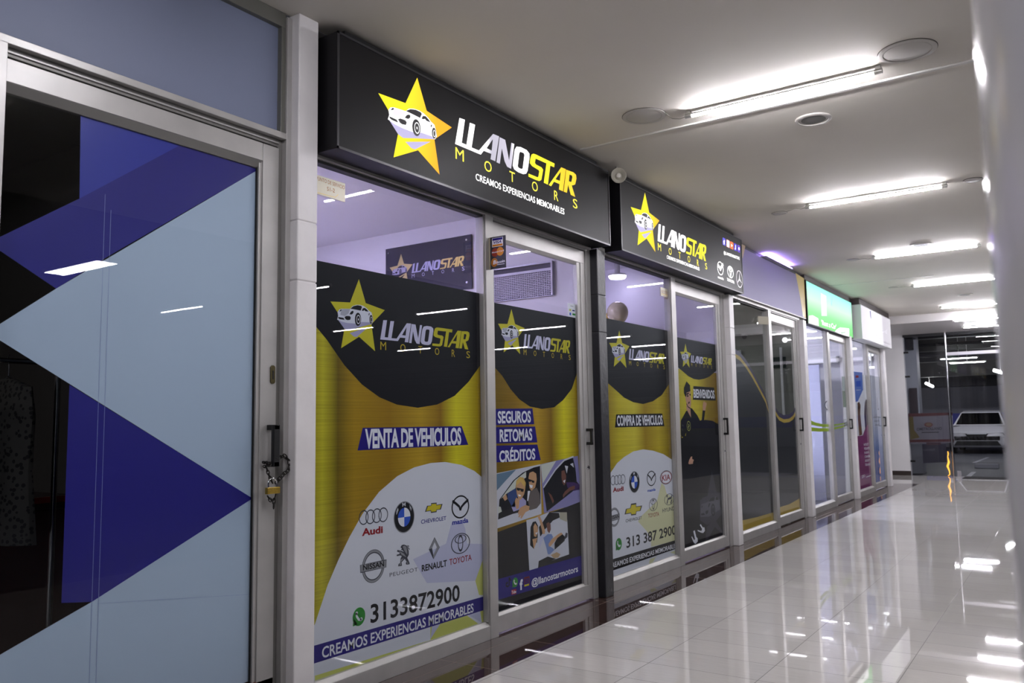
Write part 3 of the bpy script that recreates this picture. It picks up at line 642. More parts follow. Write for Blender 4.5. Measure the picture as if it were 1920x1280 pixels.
LION = [(645,752),(662,722),(692,714),(728,728),(745,775),(755,800),(756,850),(735,892),(766,958),(765,978),(720,982),(716,958),(728,945),(702,905),(660,950),(665,998),(614,1006),(620,972),(640,962),(645,905),(662,868),(640,860),(596,870),(594,850),(632,838),(634,822),(598,808),(604,786),(652,796),(690,812),(672,790),(650,786),(664,768)]
A.poly(E1(LION), PDG, 3); A.stroke(E1([(745,800),(735,760),(742,728),(756,735),(748,760),(766,780)]), 0.006, PDG, 3)
for q in ([(705,905),(735,935),(752,970),(730,972),(742,945)], [(648,915),(690,895),(655,940),(650,985),(628,995),(634,975),(650,955)], [(672,740),(700,728),(725,745),(735,800),(735,850),(712,820),(690,780)], [(625,798),(690,835),(725,885),(660,850)]): A.poly(E1(q), PGREY, 4)
A.text('PEUGEOT', *E1([(500,1146)]), *E1([(875,1068)]), 7.2, PDG, 3, 0.0, 0, 1.1); A.build('standing_lion_emblem', w)
A = Art('x', AX, 0.0002)
emblem_bowtie(A, E2([(155,210),(210,205),(212,172),(292,165),(290,195),(375,182),(350,262),(293,270),(290,300),(210,312),(205,282),(125,297)]), PDG, PYEL, 3)
A.text('CHEVROLET', *E2([(70,466)]), *E2([(425,411)]), 7.6, mat('printed deep blue', (40,40,130), 0.45), 3, 0.012); A.build('cross_bar_emblem', w)
A = Art('x', AX, 0.0002); u, v = E2([(625,225)])[0]; mazda(A, u, v, 16.6, 21.8, 0.016, PK, 3); A.text('mazda', *E2([(512,482)]), *E2([(738,446)]), 9.5, mat('printed strong blue', (40,52,160), 0.45), 3, 0.035); A.build('winged_oval_emblem', w)
A = Art('x', AX, 0.0002); 
o, h = E2([(260,655),(330,795),(245,960),(182,825)]), E2([(262,722),(293,795),(243,905),(226,808)])
PX = lambda q: [A.px(*p) for p in q]
A.holew(PX(o), PX(h), PGREY, 3); A.poly(E2([(182,825),(226,808),(243,905),(245,960)]), PDG, 4); A.stroke(E2([(260,655),(330,795),(245,960),(182,825)]), 0.003, PDG, 5, True)
A.text('RENAULT', *E2([(80,1142)]), *E2([(435,1062)]), 12.5, PK, 3, 0.03); A.build('diamond_emblem', w)
A = Art('x', AX, 0.0002); u, v = E2([(627,741)])[0]; toyota(A, u, v, 17.8, 19.4, PDG, 3); A.text('TOYOTA', *E2([(470,1050)]), *E2([(785,976)]), 11.5, PRED, 3, 0.012); A.build('triple_oval_emblem', w)
A = Art('x', AX, 0.0002); phone_icon(A, *C5([(270,918)])[0], 11.8, 17.2, 3); A.text('3133872900', *C5([(333,955)]), *C5([(820,831)]), 35, PK, 3, 0.02); A.build('phone_number', w)

# ---- first sliding door
d = DOOR[1]; D7 = lambda p: T(8.0, 920, 840, p); D8 = lambda p: T(7.111, 920, 960, p)
A = Art('x', AX, 0.0002); ya, yb_ = B1['m1']-0.05, B1['g']+0.004; zt = A.px(928,567.5)[1]; zb0 = 0.12
zk = A.px(935, 900)[1]
A.polyw([(ya,zb0+0.3),(yb_,zb0+0.3),(yb_,zt-0.3),(ya,zt-0.3)], G1b, 0); d = A.build('poster', d)
A = Art('x', AX, 0.0002)
cur = [A.px(*p) for p in C4([(1065,745),(1100,802),(1150,882),(1200,940),(1260,981),(1330,995),(1400,985),(1450,945),(1500,880),(1535,790)])]
cur[0] = (ya, cur[0][1]+0.05); cur[-1] = (yb_, cur[-1][1])
A.polyw([(ya, zt)]+cur+[(yb_, A.px(1080,596)[1])], PK, 1)
zl = A.px(935,1000)[1]; A.polyw([(ya,zb0),(yb_,zb0),(yb_,A.px(1090,940)[1]),(ya,zl)], PK, 1); A.build('black_panels', d, 'black panels at top and bottom of the door poster')
logo('x', AX, 0.0002, logo_map(((933.7,606.7),(983.5,617.2),(958.9,579.4),(976,663.8)), ((981.3,651.6),(1067.9,662.1),(985.2,626.4)), pa), VIN, d, base=3)
A = Art('x', AX, 0.0002)
A.poly(C4([(1030,995),(1275,992),(1285,1082),(1030,1088)]), PNAVY, 2); A.text('SEGUROS', *C4([(1077,1078)]), *C4([(1266,1072)]), 23, PW, 3, 0.03)
A.poly(C4([(1030,1100),(1290,1095),(1303,1186),(1030,1193)]), PNAVY, 2); A.text('RETOMAS', *C4([(1088,1184)]), *C4([(1274,1174)]), 23.5, PW, 3, 0.03)
A.poly(C4([(1030,1206),(1303,1198),(1322,1287),(1030,1302)]), PNAVY, 2); A.text('CRÉDITOS', *C5([(1036,78)]), *C5([(1232,61)]), 22, PW, 3, 0.03)
A.build('service_banners', d, 'three navy banners lettered in white')
SK = mat('printed skin', (204,158,116), 0.45); SK2 = mat('printed brown skin', (122,80,66), 0.45); HAIR = mat('printed fair hair', (206,170,92), 0.45); DEN = mat('printed denim', (58,78,128), 0.45); TAU = mat('printed taupe', (110,100,96), 0.45)
LIL = mat('printed car lilac', (140,134,180), 0.45); GLS = mat('printed pale window', (206,208,196), 0.45); CARW = mat('printed car white', (206,206,214), 0.45); PUR = mat('printed violet cloth', (70,44,96), 0.45)
A = Art('x', AX, 0.0002)                    # couple at a car window
A.poly(D7([(60,382),(748,240),(762,985),(60,1215)]), CARW, 2)
A.poly(D7([(60,395),(380,320),(230,480),(60,670)]), mat('printed teal', (104,130,150), 0.45), 3)
A.poly(D7([(130,770),(340,480),(480,365),(640,290),(740,265),(748,830),(600,920),(330,985),(110,1070)]), PK, 3)
A.poly(D7([(150,760),(360,480),(530,350),(530,440),(380,520),(370,600),(240,680)]), GLS, 4)
A.poly(D7([(180,740),(225,680),(250,760),(210,790)]), SK, 5)
A.poly(D7([(250,680),(370,600),(400,720),(360,880),(320,880),(255,760)]), DEN, 5); A.poly(D7([(480,740),(530,790),(530,880),(400,930),(340,950),(310,880),(370,760)]), mat('printed pale shirt', (170,164,206), 0.45), 5)
A.poly(D7([(375,590),(380,490),(430,430),(490,440),(525,520),(515,620),(500,690),(490,560),(390,560)]), HAIR, 6)
A.poly(D7([(378,580),(400,500),(490,500),(512,590),(500,690),(455,765),(420,775),(390,690)]), SK, 7); A.poly(D7([(385,500),(440,440),(510,500),(500,580),(450,500),(385,560)]), HAIR, 8)
A.poly(D7([(385,590),(440,600),(495,615),(485,655),(450,650),(440,620),(425,640),(390,630)]), PK, 9); A.poly(D7([(410,690),(455,705),(440,725),(415,715)]), PW, 9)
A.poly(D7([(360,800),(380,740),(430,770),(420,900),(385,915)]), SK, 6)
A.poly(D7([(550,740),(580,650),(690,590),(730,680),(745,830),(690,900),(590,930),(570,850)]), TAU, 5); A.poly(D7([(545,790),(555,640),(590,640),(560,790)]), PW, 6)
A.poly(D7([(565,440),(580,370),(630,348),(680,380),(690,470),(665,590),(610,640),(580,600)]), SK, 6); A.poly(D7([(565,460),(610,475),(655,490),(650,520),(620,515),(605,490),(590,508),(567,495)]), PK, 7); A.poly(D7([(575,545),(630,555),(620,600),(590,590)]), PW, 7)
A.poly(D7([(410,960),(440,890),(520,850),(580,870),(575,930),(520,960),(460,1055),(445,1045),(455,1000),(425,1040),(412,1030),(430,985),(410,1000)]), SK, 7)
A.poly(D7([(108,870),(150,880),(165,950),(110,980)]), GLS, 4)
A.build('photo_of_couple', d, 'printed photo of a fair haired person and a bald person in sunglasses leaning from a car')
A = Art('x', AX, 0.0002)                    # driver with the arm out
A.poly(D7([(750,240),(1305,115),(1345,600),(1345,800),(1140,880),(850,960),(800,972),(770,560)]), LIL, 3)
A.poly(D7([(790,600),(960,330),(1090,190),(1230,130),(1270,300),(1290,500),(1340,560),(1110,740),(840,950)]), PK, 4)
A.poly(D7([(752,245),(980,190),(780,530)]), GLS, 4); A.poly(D7([(1190,240),(1235,220),(1245,290)]), CARW, 5); A.poly(D7([(1110,260),(1160,270),(1140,380)]), CARW, 5)
A.poly(D7([(1060,440),(1060,340),(1105,330),(1130,420),(1125,520),(1100,560),(1075,520)]), SK2, 6); A.poly(D7([(1085,490),(1120,470),(1105,525)]), PW, 7)
A.poly(D7([(1130,510),(1240,510),(1335,540),(1335,620),(1240,640),(1150,590)]), PUR, 6); A.poly(D7([(1080,700),(1110,650),(1190,580),(1260,560),(1260,610),(1190,640),(1120,700),(1085,745)]), SK2, 7)
A.poly(D7([(860,660),(910,700),(950,790),(930,830)]), SK2, 6)
A.poly(D7([(840,955),(1110,745),(1345,590),(1345,660),(960,920)]), LIL, 6); A.stroke(D7([(790,590),(970,320),(1100,180),(1240,125)]), 0.012, CARW, 7)
A.build('photo_of_driver', d, 'printed photo of a person with long dark hair leaning out of a lilac car')
A = Art('x', AX, 0.0002)                    # two people driving
A.poly(D8([(475,105),(590,75),(770,0),(1010,0),(1022,130),(1045,560),(905,610),(700,690),(630,740),(515,775)]), CARW, 3)
A.poly(D8([(700,120),(780,0),(910,10),(920,70),(830,110),(760,190),(720,230),(660,330),(640,200)]), PK, 4); A.poly(D8([(920,0),(1015,0),(1018,130),(920,90)]), mat('printed sand', (176,170,150), 0.45), 5)
A.poly(D8([(530,200),(560,130),(600,120),(630,180),(625,330),(615,410),(560,360),(575,490),(525,440)]), PK, 5)
A.poly(D8([(568,190),(590,145),(622,190),(628,260),(605,330),(575,320)]), SK, 6); A.poly(D8([(592,275),(625,265),(608,300)]), PW, 7); A.poly(D8([(555,360),(620,340),(600,420),(575,490)]), SK, 6)
A.poly(D8([(620,50),(650,40),(680,110),(725,250),(718,290),(690,290),(680,230),(650,120)]), SK, 6); A.poly(D8([(660,320),(720,290),(700,360),(650,480),(640,420)]), PLILAC, 5)
A.poly(D8([(740,150),(770,130),(798,160),(800,230),(780,280),(755,250)]), SK2, 6); A.poly(D8([(700,340),(760,290),(810,290),(830,330),(780,450),(830,480),(850,500),(790,560),(760,560),(740,470)]), mat('printed light denim', (120,140,190), 0.45), 6)
A.poly(D8([(770,420),(810,360),(900,290),(940,270),(960,290),(890,340),(800,450),(775,460)]), SK, 7)
A.poly(D8([(900,320),(950,285),(990,330),(985,380),(920,440),(850,500),(850,410)]), PK, 6); A.poly(D8([(1000,270),(1025,280),(1020,330),(970,380)]), PDG, 7)
A.poly(D8([(800,570),(880,530),(930,560),(900,605),(840,612)]), mat('printed tan', (190,160,120), 0.45), 5); A.poly(D8([(640,650),(760,590),(830,610),(870,620),(700,695),(630,740)]), PK, 5)
A.build('photo_of_pair_driving', d, 'printed photo of two people laughing in the front seats of a car')
A = Art('x', AX, 0.0002)
lt, rt_, rb, lb = D8([(60,903),(1250,566),(1250,826),(60,1180)])
A.poly([lt, rt_, rb, lb], PNAVY, 4); A.text('@llanostarmotors', *D8([(545,985)]), *D8([(1163,792)]), 13.2, PW, 5, 0.02)
phone_icon(A, *D8([(325,935)])[0], 5.3, 9.0, 5); A.text('f', *D8([(388,1040)]), *D8([(428,1030)]), 20, PW, 5, 0.05)
A.stroke(D8([(245,870),(245,975),(225,990),(205,980),(205,950),(228,935)]), 0.012, PK, 5); A.stroke(D8([(247,872),(262,905),(272,905)]), 0.012, PK, 5)
A.poly(D8([(275,1035),(340,1020),(340,1085),(275,1100)]), mat('printed red', (176,30,36), 0.45), 5); A.text('Tube', *D8([(278,1090)]), *D8([(338,1074)]), 6, PW, 6, 0.02)
A.stroke(D8([(450,880),(510,862),(515,960),(450,980)]), 0.016, mat('printed maroon', (110,24,40), 0.45), 5, True); A.ell(*D8([(480,920)])[0], 2.2, 4, mat('printed maroon'), 5, 0.4); A.poly(D8([(447,968),(508,950),(508,975),(447,992)]), PYEL, 6)
A.build('social_band', d, 'navy band with social icons and a white handle')
A = Art('x', AX, 0.0002); s6 = lambda p: T(7.111, 920, 440, p)
A.poly(s6([(1025,908),(1135,930),(1142,1108),(1030,1085)]), PW, 3)
for q, m in (([(1047,985),(1072,990),(1072,1020),(1047,1015)], PLIME), ([(1088,1000),(1120,1006),(1120,1022),(1088,1016)], PNAVY), ([(1050,1035),(1072,1040),(1072,1075),(1050,1070)], PBLUE), ([(1088,1045),(1128,1054),(1128,1078),(1088,1070)], PGREEN), ([(1062,945),(1102,953),(1102,958),(1062,950)], PK)): A.poly(s6(q), m, 4)
A.build('payment_sticker', DOOR[1], 'small white sticker of card logos')

# ---- second shop, fixed window
w = WIN[2]; F3 = lambda p: T(10.667, 1140, 590, p); F2 = lambda p: T(2.977, 1120, 690, p); F7 = lambda p: T(5.333, 1140, 860, p)
G2 = gold_mat('brushed gold print second', B2['y0'], B2['m0'], [(0,(196,176,60)),(0.08,(150,120,30)),(0.25,(206,190,60)),(0.45,(226,212,90)),(0.6,(170,140,34)),(0.8,(200,178,56)),(1,(130,104,24))])
ya, yb_ = B2['y0']-0.03, B2['m0']-0.004; zt = at(1140,597,AX)[1]; zb0 = 0.085
A = Art('x', AX, 0.0002); A.polyw([(ya,zb0),(yb_,zb0),(yb_,zt-0.3),(ya,zt-0.3)], G2, 0); w = A.build('poster', w)
A = Art('x', AX, 0.0002)
cur = [A.px(*p) for p in F2([(55,60),(100,120),(150,165),(200,190),(255,200),(310,185),(360,150),(416,85)])]; cur[0] = (ya, cur[0][1]+0.05); cur[-1] = (yb_, cur[-1][1])
A.polyw([(ya,zt)]+cur+[(yb_,zt)], PK, 1); A.build('black_bowl', w, 'black rounded panel at the top of the poster')
A = Art('x', AX, 0.0002)
dome = [A.px(*p) for p in F2([(70,590),(110,530),(150,495),(200,465),(255,453),(310,460),(370,480),(434,522)])]
A.polyw([(ya,dome[0][1]-0.08)]+dome+[(yb_,dome[-1][1]),(yb_,zb0),(ya,zb0)], PDOME, 1)
PALEY = mat('printed pale yellow', (216,214,168), 0.45)
A.poly(F7([(535,240),(565,270),(585,345),(640,380),(680,390),(690,700),(693,810),(430,880),(430,800),(385,720),(300,625),(330,575),(490,420)]), PALEY, 2)
A.poly(F7([(420,1000),(470,985),(490,960),(450,1030),(405,1062)]), PALEY, 2); A.poly(F7([(620,935),(695,905),(695,960)]), PALEY, 2)
A.build('white_dome', w, 'white dome with a pale yellow star behind the emblems')
logo('x', AX, 0.0002, logo_map(((1142.3,643.3),(1180.1,649.3),(1160.8,619.5),(1174.2,689.6)), ((1178.9,673.9),(1245,681),(1181.3,654)), pa), VIN, w, base=3)
A = Art('x', AX, 0.0002); A.poly(F2([(105,258),(362,253),(374,323),(98,331)]), PK, 2); A.text('COMPRA DE VEHICULOS', *F2([(110,323)]), *F2([(364,316)]), 20, PW, 3, 0.03); A.build('purchase_banner', w, 'black banner lettered in white')
A = Art('x', AX, 0.0002); emblem_audi(A, F7([(50,215),(85,212),(115,207),(148,203)]), 4.6, 9.2, PDG, 3); A.text('Audi', *F7([(48,335)]), *F7([(157,318)]), 8.8, PRED, 3, 0.04); A.build('four_ring_emblem', w)
A = Art('x', AX, 0.0002); emblem_bmw(A, *F7([(263,232)])[0], 9.8, 20.2, l=3); A.build('roundel_emblem', w)
A = Art('x', AX, 0.0002); mazda(A, *F7([(433,195)])[0], 8.5, 14.4, 0.014, PK, 3); A.text('mazda', *F7([(395,332)]), *F7([(475,317)]), 5.5, PBLUE, 3, 0.03); A.build('winged_oval_emblem', w)
A = Art('x', AX, 0.0002); A.ell(*F7([(580,185)])[0], 11.4, 13, PK, 3); A.ell(*F7([(580,185)])[0], 10.6, 12, PW, 4); A.ell(*F7([(580,185)])[0], 10.4, 11.8, PRED, 5, 0.08); A.text('KIA', *F7([(540,224)]), *F7([(622,209)]), 11.5, PRED, 5, 0.02); A.build('oval_emblem', w)
A = Art('x', AX, 0.0002); emblem_nissan(A, *F7([(62,583)])[0], 10, 18, F7([(5,575),(115,545),(115,602),(5,632)]), *F7([(8,612)]), *F7([(110,588)]), 6.5, 3); A.build('ring_and_bar_emblem', w)
A = Art('x', AX, 0.0002); emblem_bowtie(A, F7([(178,500),(222,490),(230,448),(282,440),(282,475),(342,465),(325,520),(285,527),(280,560),(230,566),(228,545),(165,556)]), PDG, PYEL, 3); A.text('CHEVROLET', *F7([(177,636)]), *F7([(338,601)]), 5.8, PK, 3, 0.015, 0, 1.1); A.build('cross_bar_emblem', w)
A = Art('x', AX, 0.0002); toyota(A, *F7([(452,457)])[0], 8, 12, PDG, 3); A.text('TOYOTA', *F7([(402,590)]), *F7([(510,568)]), 7.6, PRED, 3, 0.012); A.build('triple_oval_emblem', w)
A = Art('x', AX, 0.0002); u, v = F7([(610,405)])[0]; A.ell(u, v, 9, 10.8, PDG, 3, 0.09); A.stroke([(u-4,v+8),(u-2,v-1),(u+4,v-3),(u+5,v-8)], 0.02, PDG, 4); A.stroke([(u-4.5,v-4),(u-3,v-8)], 0.02, PDG, 4); A.stroke([(u+3,v+8),(u+5,v)], 0.02, PDG, 4)
A.text('HYUNDAI', *F7([(545,538)]), *F7([(692,505)]), 7.4, PDG, 3, 0.012); A.build('slanted_letter_emblem', w)
A = Art('x', AX, 0.0002); phone_icon(A, *F7([(107,852)])[0], 5.7, 11.4, 3); A.text('313 387 2900', *F7([(184,893)]), *F7([(678,753)]), 20, PK, 3, 0.02); A.build('phone_number', w)
A = Art('x', AX, 0.0002)
z0_, z1_ = [A.px(*p)[1] for p in F7([(50,1000),(50,1116)])]; z2_, z3_ = [A.px(*p)[1] for p in F7([(693,806),(693,894)])]
A.polyw([(ya,z0_),(yb_,z2_),(yb_,z3_),(ya,z1_)], PK, 4); A.text('CREAMOS EXPERIENCIAS MEMORABLES', *F7([(8,1100)]), *F7([(685,886)]), 9.8, PW, 5, 0.015); A.build('slogan_band', w, 'black band with a white slogan')

# ---- second shop, sliding door with the printed man
d = DOOR[2]; H4 = lambda p: T(8.53, 1260, 630, p); H5 = lambda p: T(6.095, 1260, 690, p); H6 = lambda p: T(8.0, 1260, 880, p)
ya, yb_ = B2['m1']-0.05, B2['g']+0.004; zt = at(1270,632,AX)[1]; zb0 = 0.12
G2b = gold_mat('brushed gold print second door', B2['m1'], B2['g'], [(0,(150,140,50)),(0.12,(196,184,60)),(0.3,(216,202,70)),(0.5,(206,190,60)),(0.75,(150,126,34)),(1,(130,100,26))])
A = Art('x', AX, 0.0002); A.polyw([(ya,zb0),(yb_,zb0),(yb_,zt-0.3),(ya,zt-0.3)], G2b, 0); d = A.build('poster', d)
A = Art('x', AX, 0.0002)
cur = [A.px(*p) for p in H4([(95,475),(180,570),(260,640),(350,685),(430,697),(520,680),(600,645),(720,552)])]; cur[0] = (ya, cur[0][1]+0.03); cur[-1] = (yb_, cur[-1][1])
A.polyw([(ya,zt)]+cur+[(yb_,zt)], PK, 1)
low = [A.px(*p) for p in H5([(95,800),(180,760),(300,612),(380,590),(460,600),(534,640)])]; low[0] = (ya, low[0][1]); low[-1] = (yb_, low[-1][1])
A.polyw(low+[(yb_,zb0),(ya,zb0)], PK, 1); A.build('black_panels', d, 'black panels at top and bottom of the door poster')
logo('x', AX, 0.0002, logo_map(((1275.2,660.2),(1295.8,663.2),(1285,644),(1292.8,689.2)), ((1295.5,679.2),(1334.1,685.1),(1296.9,666.1)), pa), VIN, d, base=3)
A = Art('x', AX, 0.0002); A.poly(H4([(342,798),(672,822),(700,1030),(332,1018)]), PK, 2); A.text('BIENVENIDOS', *H4([(347,985)]), *H4([(680,1000)]), 16.5, PW, 3, 0.03); A.build('welcome_banner', d, 'black banner lettered in white')
FACE = mat('printed face', (196,150,124), 0.45); INK = mat('printed ink', (20,19,22), 0.45); SHIRT = mat('printed black shirt', (22,21,24), 0.45)
A = Art('x', AX, 0.0002)
A.poly(H5([(100,600),(160,490),(225,455),(290,540),(320,600),(340,590),(350,480),(380,480),(365,600),(350,740),(330,755),(280,690),(300,960),(310,1290),(340,1290),(340,1500),(100,1500),(110,790),(100,760)]), SHIRT, 3)
A.poly(H5([(150,330),(160,250),(210,250),(218,400),(212,450),(210,480),(216,565),(180,500),(162,460),(165,400)]), FACE, 4)
A.poly(H5([(150,320),(135,285),(135,225),(165,150),(205,195),(210,262),(165,280),(160,330)]), INK, 5)
A.stroke(H5([(165,300),(190,285)]), 0.015, INK, 6); A.ell(*H5([(178,318)])[0], 1.6, 1.7, INK, 6); A.ell(*H5([(206,303)])[0], 1.2, 1.7, INK, 6); A.stroke(H5([(185,405),(196,385),(200,400)]), 0.014, INK, 6); A.stroke(H5([(165,405),(180,440),(212,462)]), 0.01, INK, 6)
A.poly(H5([(350,440),(355,395),(368,372),(378,398),(388,385),(395,410),(385,455),(378,485),(352,482)]), FACE, 4)
A.poly(H5([(185,1085),(195,1050),(215,1012),(232,1008),(228,1035),(250,1048),(240,1068),(238,1092),(195,1098)]), FACE, 5)
A.ell(*H5([(190,660)])[0], 3.3, 9.2, PLIME, 5, 0.10); A.stroke(H5([(188,640),(196,660),(184,670),(190,690)]), 0.01, PLIME, 5)
for q in ([(112,650),(132,660)],[(112,690),(125,715)]): A.stroke(H5(q), 0.015, PDG, 5)
A.poly(H5([(148,770),(158,738),(156,775)]), PYEL, 5); A.poly(H5([(104,795),(122,780),(124,795)]), PYEL, 5)
A.poly(H6([(262,0),(410,0),(415,780),(385,800),(345,330),(330,880),(285,880),(262,300)]), SHIRT, 4)
for q in ([(318,925),(340,910),(362,1010),(382,1030),(384,1080),(350,1115),(322,1090),(290,1010),(298,1000),(330,1060),(345,1040)], [(415,830),(430,818),(460,868),(485,865),(492,920),(465,952),(430,945),(380,918),(386,905),(440,922),(450,890)]): A.poly(H6(q), PW, 5)
A.build('printed_person', d, 'flat print of a smiling dark haired person in black with one hand raised')
A = Art('x', AX, 0.0002); SMK = mat('printed smoke', (62,60,68), 0.45); SMK2 = mat('printed pale smoke', (92,90,100), 0.45)
A.poly(H6([(597,20),(670,340),(745,350),(750,400),(770,640),(660,770),(520,830),(420,760),(420,440),(530,395)]), SMK, 2)
A.poly(H6([(500,1080),(520,860),(640,740),(778,960),(778,990),(640,860),(540,1040)]), SMK, 2)
A.poly(H6([(428,600),(440,520),(530,490),(580,430),(640,402),(690,415),(722,470),(722,600),(650,640),(560,705),(425,710)]), SMK2, 3)
for q in ([(545,480),(580,430),(640,405),(640,440),(628,470)], [(652,455),(655,410),(690,415),(700,455)], [(540,570),(550,510),(575,500),(560,555)], [(500,650),(505,620),(545,608),(540,650),(515,672)], [(437,660),(480,652),(492,680),(437,685)], [(440,570),(450,540),(460,545),(450,575)]): A.poly(H6(q), PK, 4)
A.ell(*H6([(615,605)])[0], 4.0, 12, PK, 4); A.ell(*H6([(615,605)])[0], 2.2, 7.5, SMK2, 5, 0.25); A.ell(*H6([(730,520)])[0], 1.6, 8, PK, 4)
A.build('faded_star_and_car', d, 'faint grey star and car print')

# ------------------------------------------------------------------ art on the far shops
GOLDF = mat('gold film', (190,160,56), 0.4); BLKF = mat('black film', (30,30,33), 0.4); DVIO = mat('dark violet film', (58,50,76), 0.4)
w, d = WIN[3], DOOR[3]; zb0 = 0.105
def curve_film(root, pts, ya, yb, gold, name):
    A = Art('x', AX, 0.0002); c = [A.px(*p) for p in pts]; c[0] = (ya, c[0][1]); c[-1] = (yb, c[-1][1])
    A.polyw([(ya,zb0)]+c+[(yb,zb0)], BLKF, 1)
    n = len(c); up = lambda k: [(p[0], p[1]+k) for p in c]
    for k0, k1, m in ((0.0,0.045,GOLDF),(0.045,0.10,DVIO)):
        a, b = up(k0), up(k1)
        for i in range(n-1): A.polyw([a[i], a[i+1], b[i+1], b[i]], m, 2)
    g = [A.px(*p) for p in gold]; A.polyw([(ya,zb0),(ya,g[0][1])]+g[1:-1]+[(yb,g[-1][1]),(yb,zb0)], GOLDF, 2)
    A.build(name, root, 'black film with a gold edged curve and a gold foot')
curve_film(w, [(1374,662),(1388,676),(1399,690),(1411,709),(1424,733),(1436,756),(1447,776)], B3['y0']-0.03, B3['m0']-0.004, [(1392,973.5),(1420,969),(1455,958.5)], 'curved_film')
curve_film(d, [(1448,768),(1454,777),(1461,788),(1470,792.5),(1480,791),(1487,786),(1494,778)], B3['m1']-0.05, B3['g']+0.004, [(1460,951),(1480,945),(1501,933.5)], 'curved_film')
LIME = mat('lime film', (176,204,30), 0.4); FROST = mat('frosted lilac film', (186,188,214), 0.35)
w, d = WIN[4], DOOR[4]; J = lambda p: T(4.0, 1480, 640, p)
A = Art('x', AX, 0.0002)
A.poly(J([(150,585),(190,605),(240,618),(312,622),(312,640),(250,640),(200,632),(150,620)]), LIME, 1); A.poly(J([(150,640),(220,650),(315,652),(315,672),(230,676),(150,672)]), LIME, 1)
A.build('lime_swoosh', w)
A = Art('x', AX, 0.0002); A.poly(J([(330,622),(400,612),(437,602),(437,612),(400,622),(330,636)]), LIME, 1); A.poly(J([(330,645),(400,632),(437,617),(437,625),(400,645),(330,662)]), LIME, 1)
A.build('lime_swoosh', d)
GN = mat('green notice', (60,104,66), 0.5)
A = Art('x', AX, 0.0002); A.poly(J([(396,370),(418,372),(428,490),(404,492)]), GN, 1); A.poly(J([(392,262),(412,264),(418,368),(396,366)]), mat('pale green notice', (150,168,164), 0.5), 1); A.poly(J([(405,495),(428,495),(462,1128),(424,1136)]), PW, 1); A.build('notices', d)
for root, ya, yb in ((WIN[4], B4['y0']-0.03, B4['m0']-0.004), (DOOR[4], B4['m1']-0.05, B4['g']+0.004)):
    A = Art('x', AX-0.001, 0.0002); A.ell(*J([(290,480)])[0], 6 if root is WIN[4] else 7, 9, mat('pale grey script', (150,152,170), 0.4), 1, 0.2)
    A.build('faint_script', root)
w, d = WIN[5], DOOR[5]; Q = lambda p: T(5.333, 1580, 680, p)
MAG = mat('magenta film', (134,40,104), 0.45); SKYB = mat('sky blue film', (92,124,206), 0.45)
A = Art('x', AX, 0.0002); ya, yb = B5['y0']-0.03, B5['m0']-0.004
zt = A.px(*Q([(125,88)])[0])[1]
A.polyw([(ya,zb0),(yb,zb0),(yb,A.px(*Q([(260,130)])[0])[1]),(ya,zt)], PW, 0)
A.poly(Q([(110,88),(195,96),(203,270),(152,385),(110,395)]), SKYB, 1); A.poly(Q([(130,125),(158,125),(160,148),(130,150)]), PRED, 2); A.poly(Q([(132,185),(180,180),(182,235),(134,240)]), mat('printed blue', (52,92,196), 0.45), 2); A.poly(Q([(135,270),(182,268),(182,272),(135,275)]), PW, 2)
pz = A.px(*Q([(165,735)])[0])[1]
A.polyw([(ya,zb0),(yb,zb0),(yb,A.px(*Q([(275,580)])[0])[1]), A.px(*Q([(200,725)])[0]), (ya,pz)], MAG, 1)
for q, m in (([(148,400),(165,390),(178,420),(176,520),(196,720),(165,728),(152,560)], mat('printed brown coat', (120,84,60), 0.45)), ([(220,400),(232,360),(246,380),(262,500),(270,585),(225,660),(216,520)], mat('printed plum coat', (70,50,72), 0.45)), ([(150,430),(165,430),(165,460),(152,460)], SK2), ([(228,400),(240,400),(240,430),(230,430)], SK2)): A.poly(Q(q), m, 2)
for k in range(6):
    u0, v0 = Q([(212+k*3, 830+k*40)])[0]; A.text(['HOTELES Y','TIQUETES','PLANES AL','CARIBE','CRUCEROS Y','SEGUROS'][k], (u0,v0), (u0+9+0.5*(k%2)*3, v0-1.5), 4.2, PW, 2, 0.02)
A.text('2X1', *Q([(192,1155)]), *Q([(224,1140)]), 5.5, PW, 2, 0.02); A.poly(Q([(235,1138),(300,1115),(300,1122),(235,1146)]), PW, 2)
A.build('travel_poster', w, 'white, sky blue and magenta poster with two people in coats')
BLG = grad_mat('blue fade film', 'z', 0.1, 1.9, [(0,(70,100,170)),(0.35,(110,130,180)),(0.6,(190,192,208)),(1,(196,196,206))], 0.4)
A = Art('x', AX, 0.0002); ya, yb = B5['m1']-0.05, B5['g']+0.004; A.polyw([(ya,zb0),(yb,zb0),(yb,A.px(*Q([(355,138)])[0])[1]),(ya,A.px(*Q([(275,125)])[0])[1])], BLG, 0)
A.stroke(Q([(344,345),(350,440),(352,465),(360,462)]), 0.03, PDG, 2)
for k in range(3): A.stroke(Q([(305+k*10,545+k*38),(368,540+k*40)]), 0.02, PGREY, 2)
A.build('fading_film', d, 'film fading from pale grey to blue')

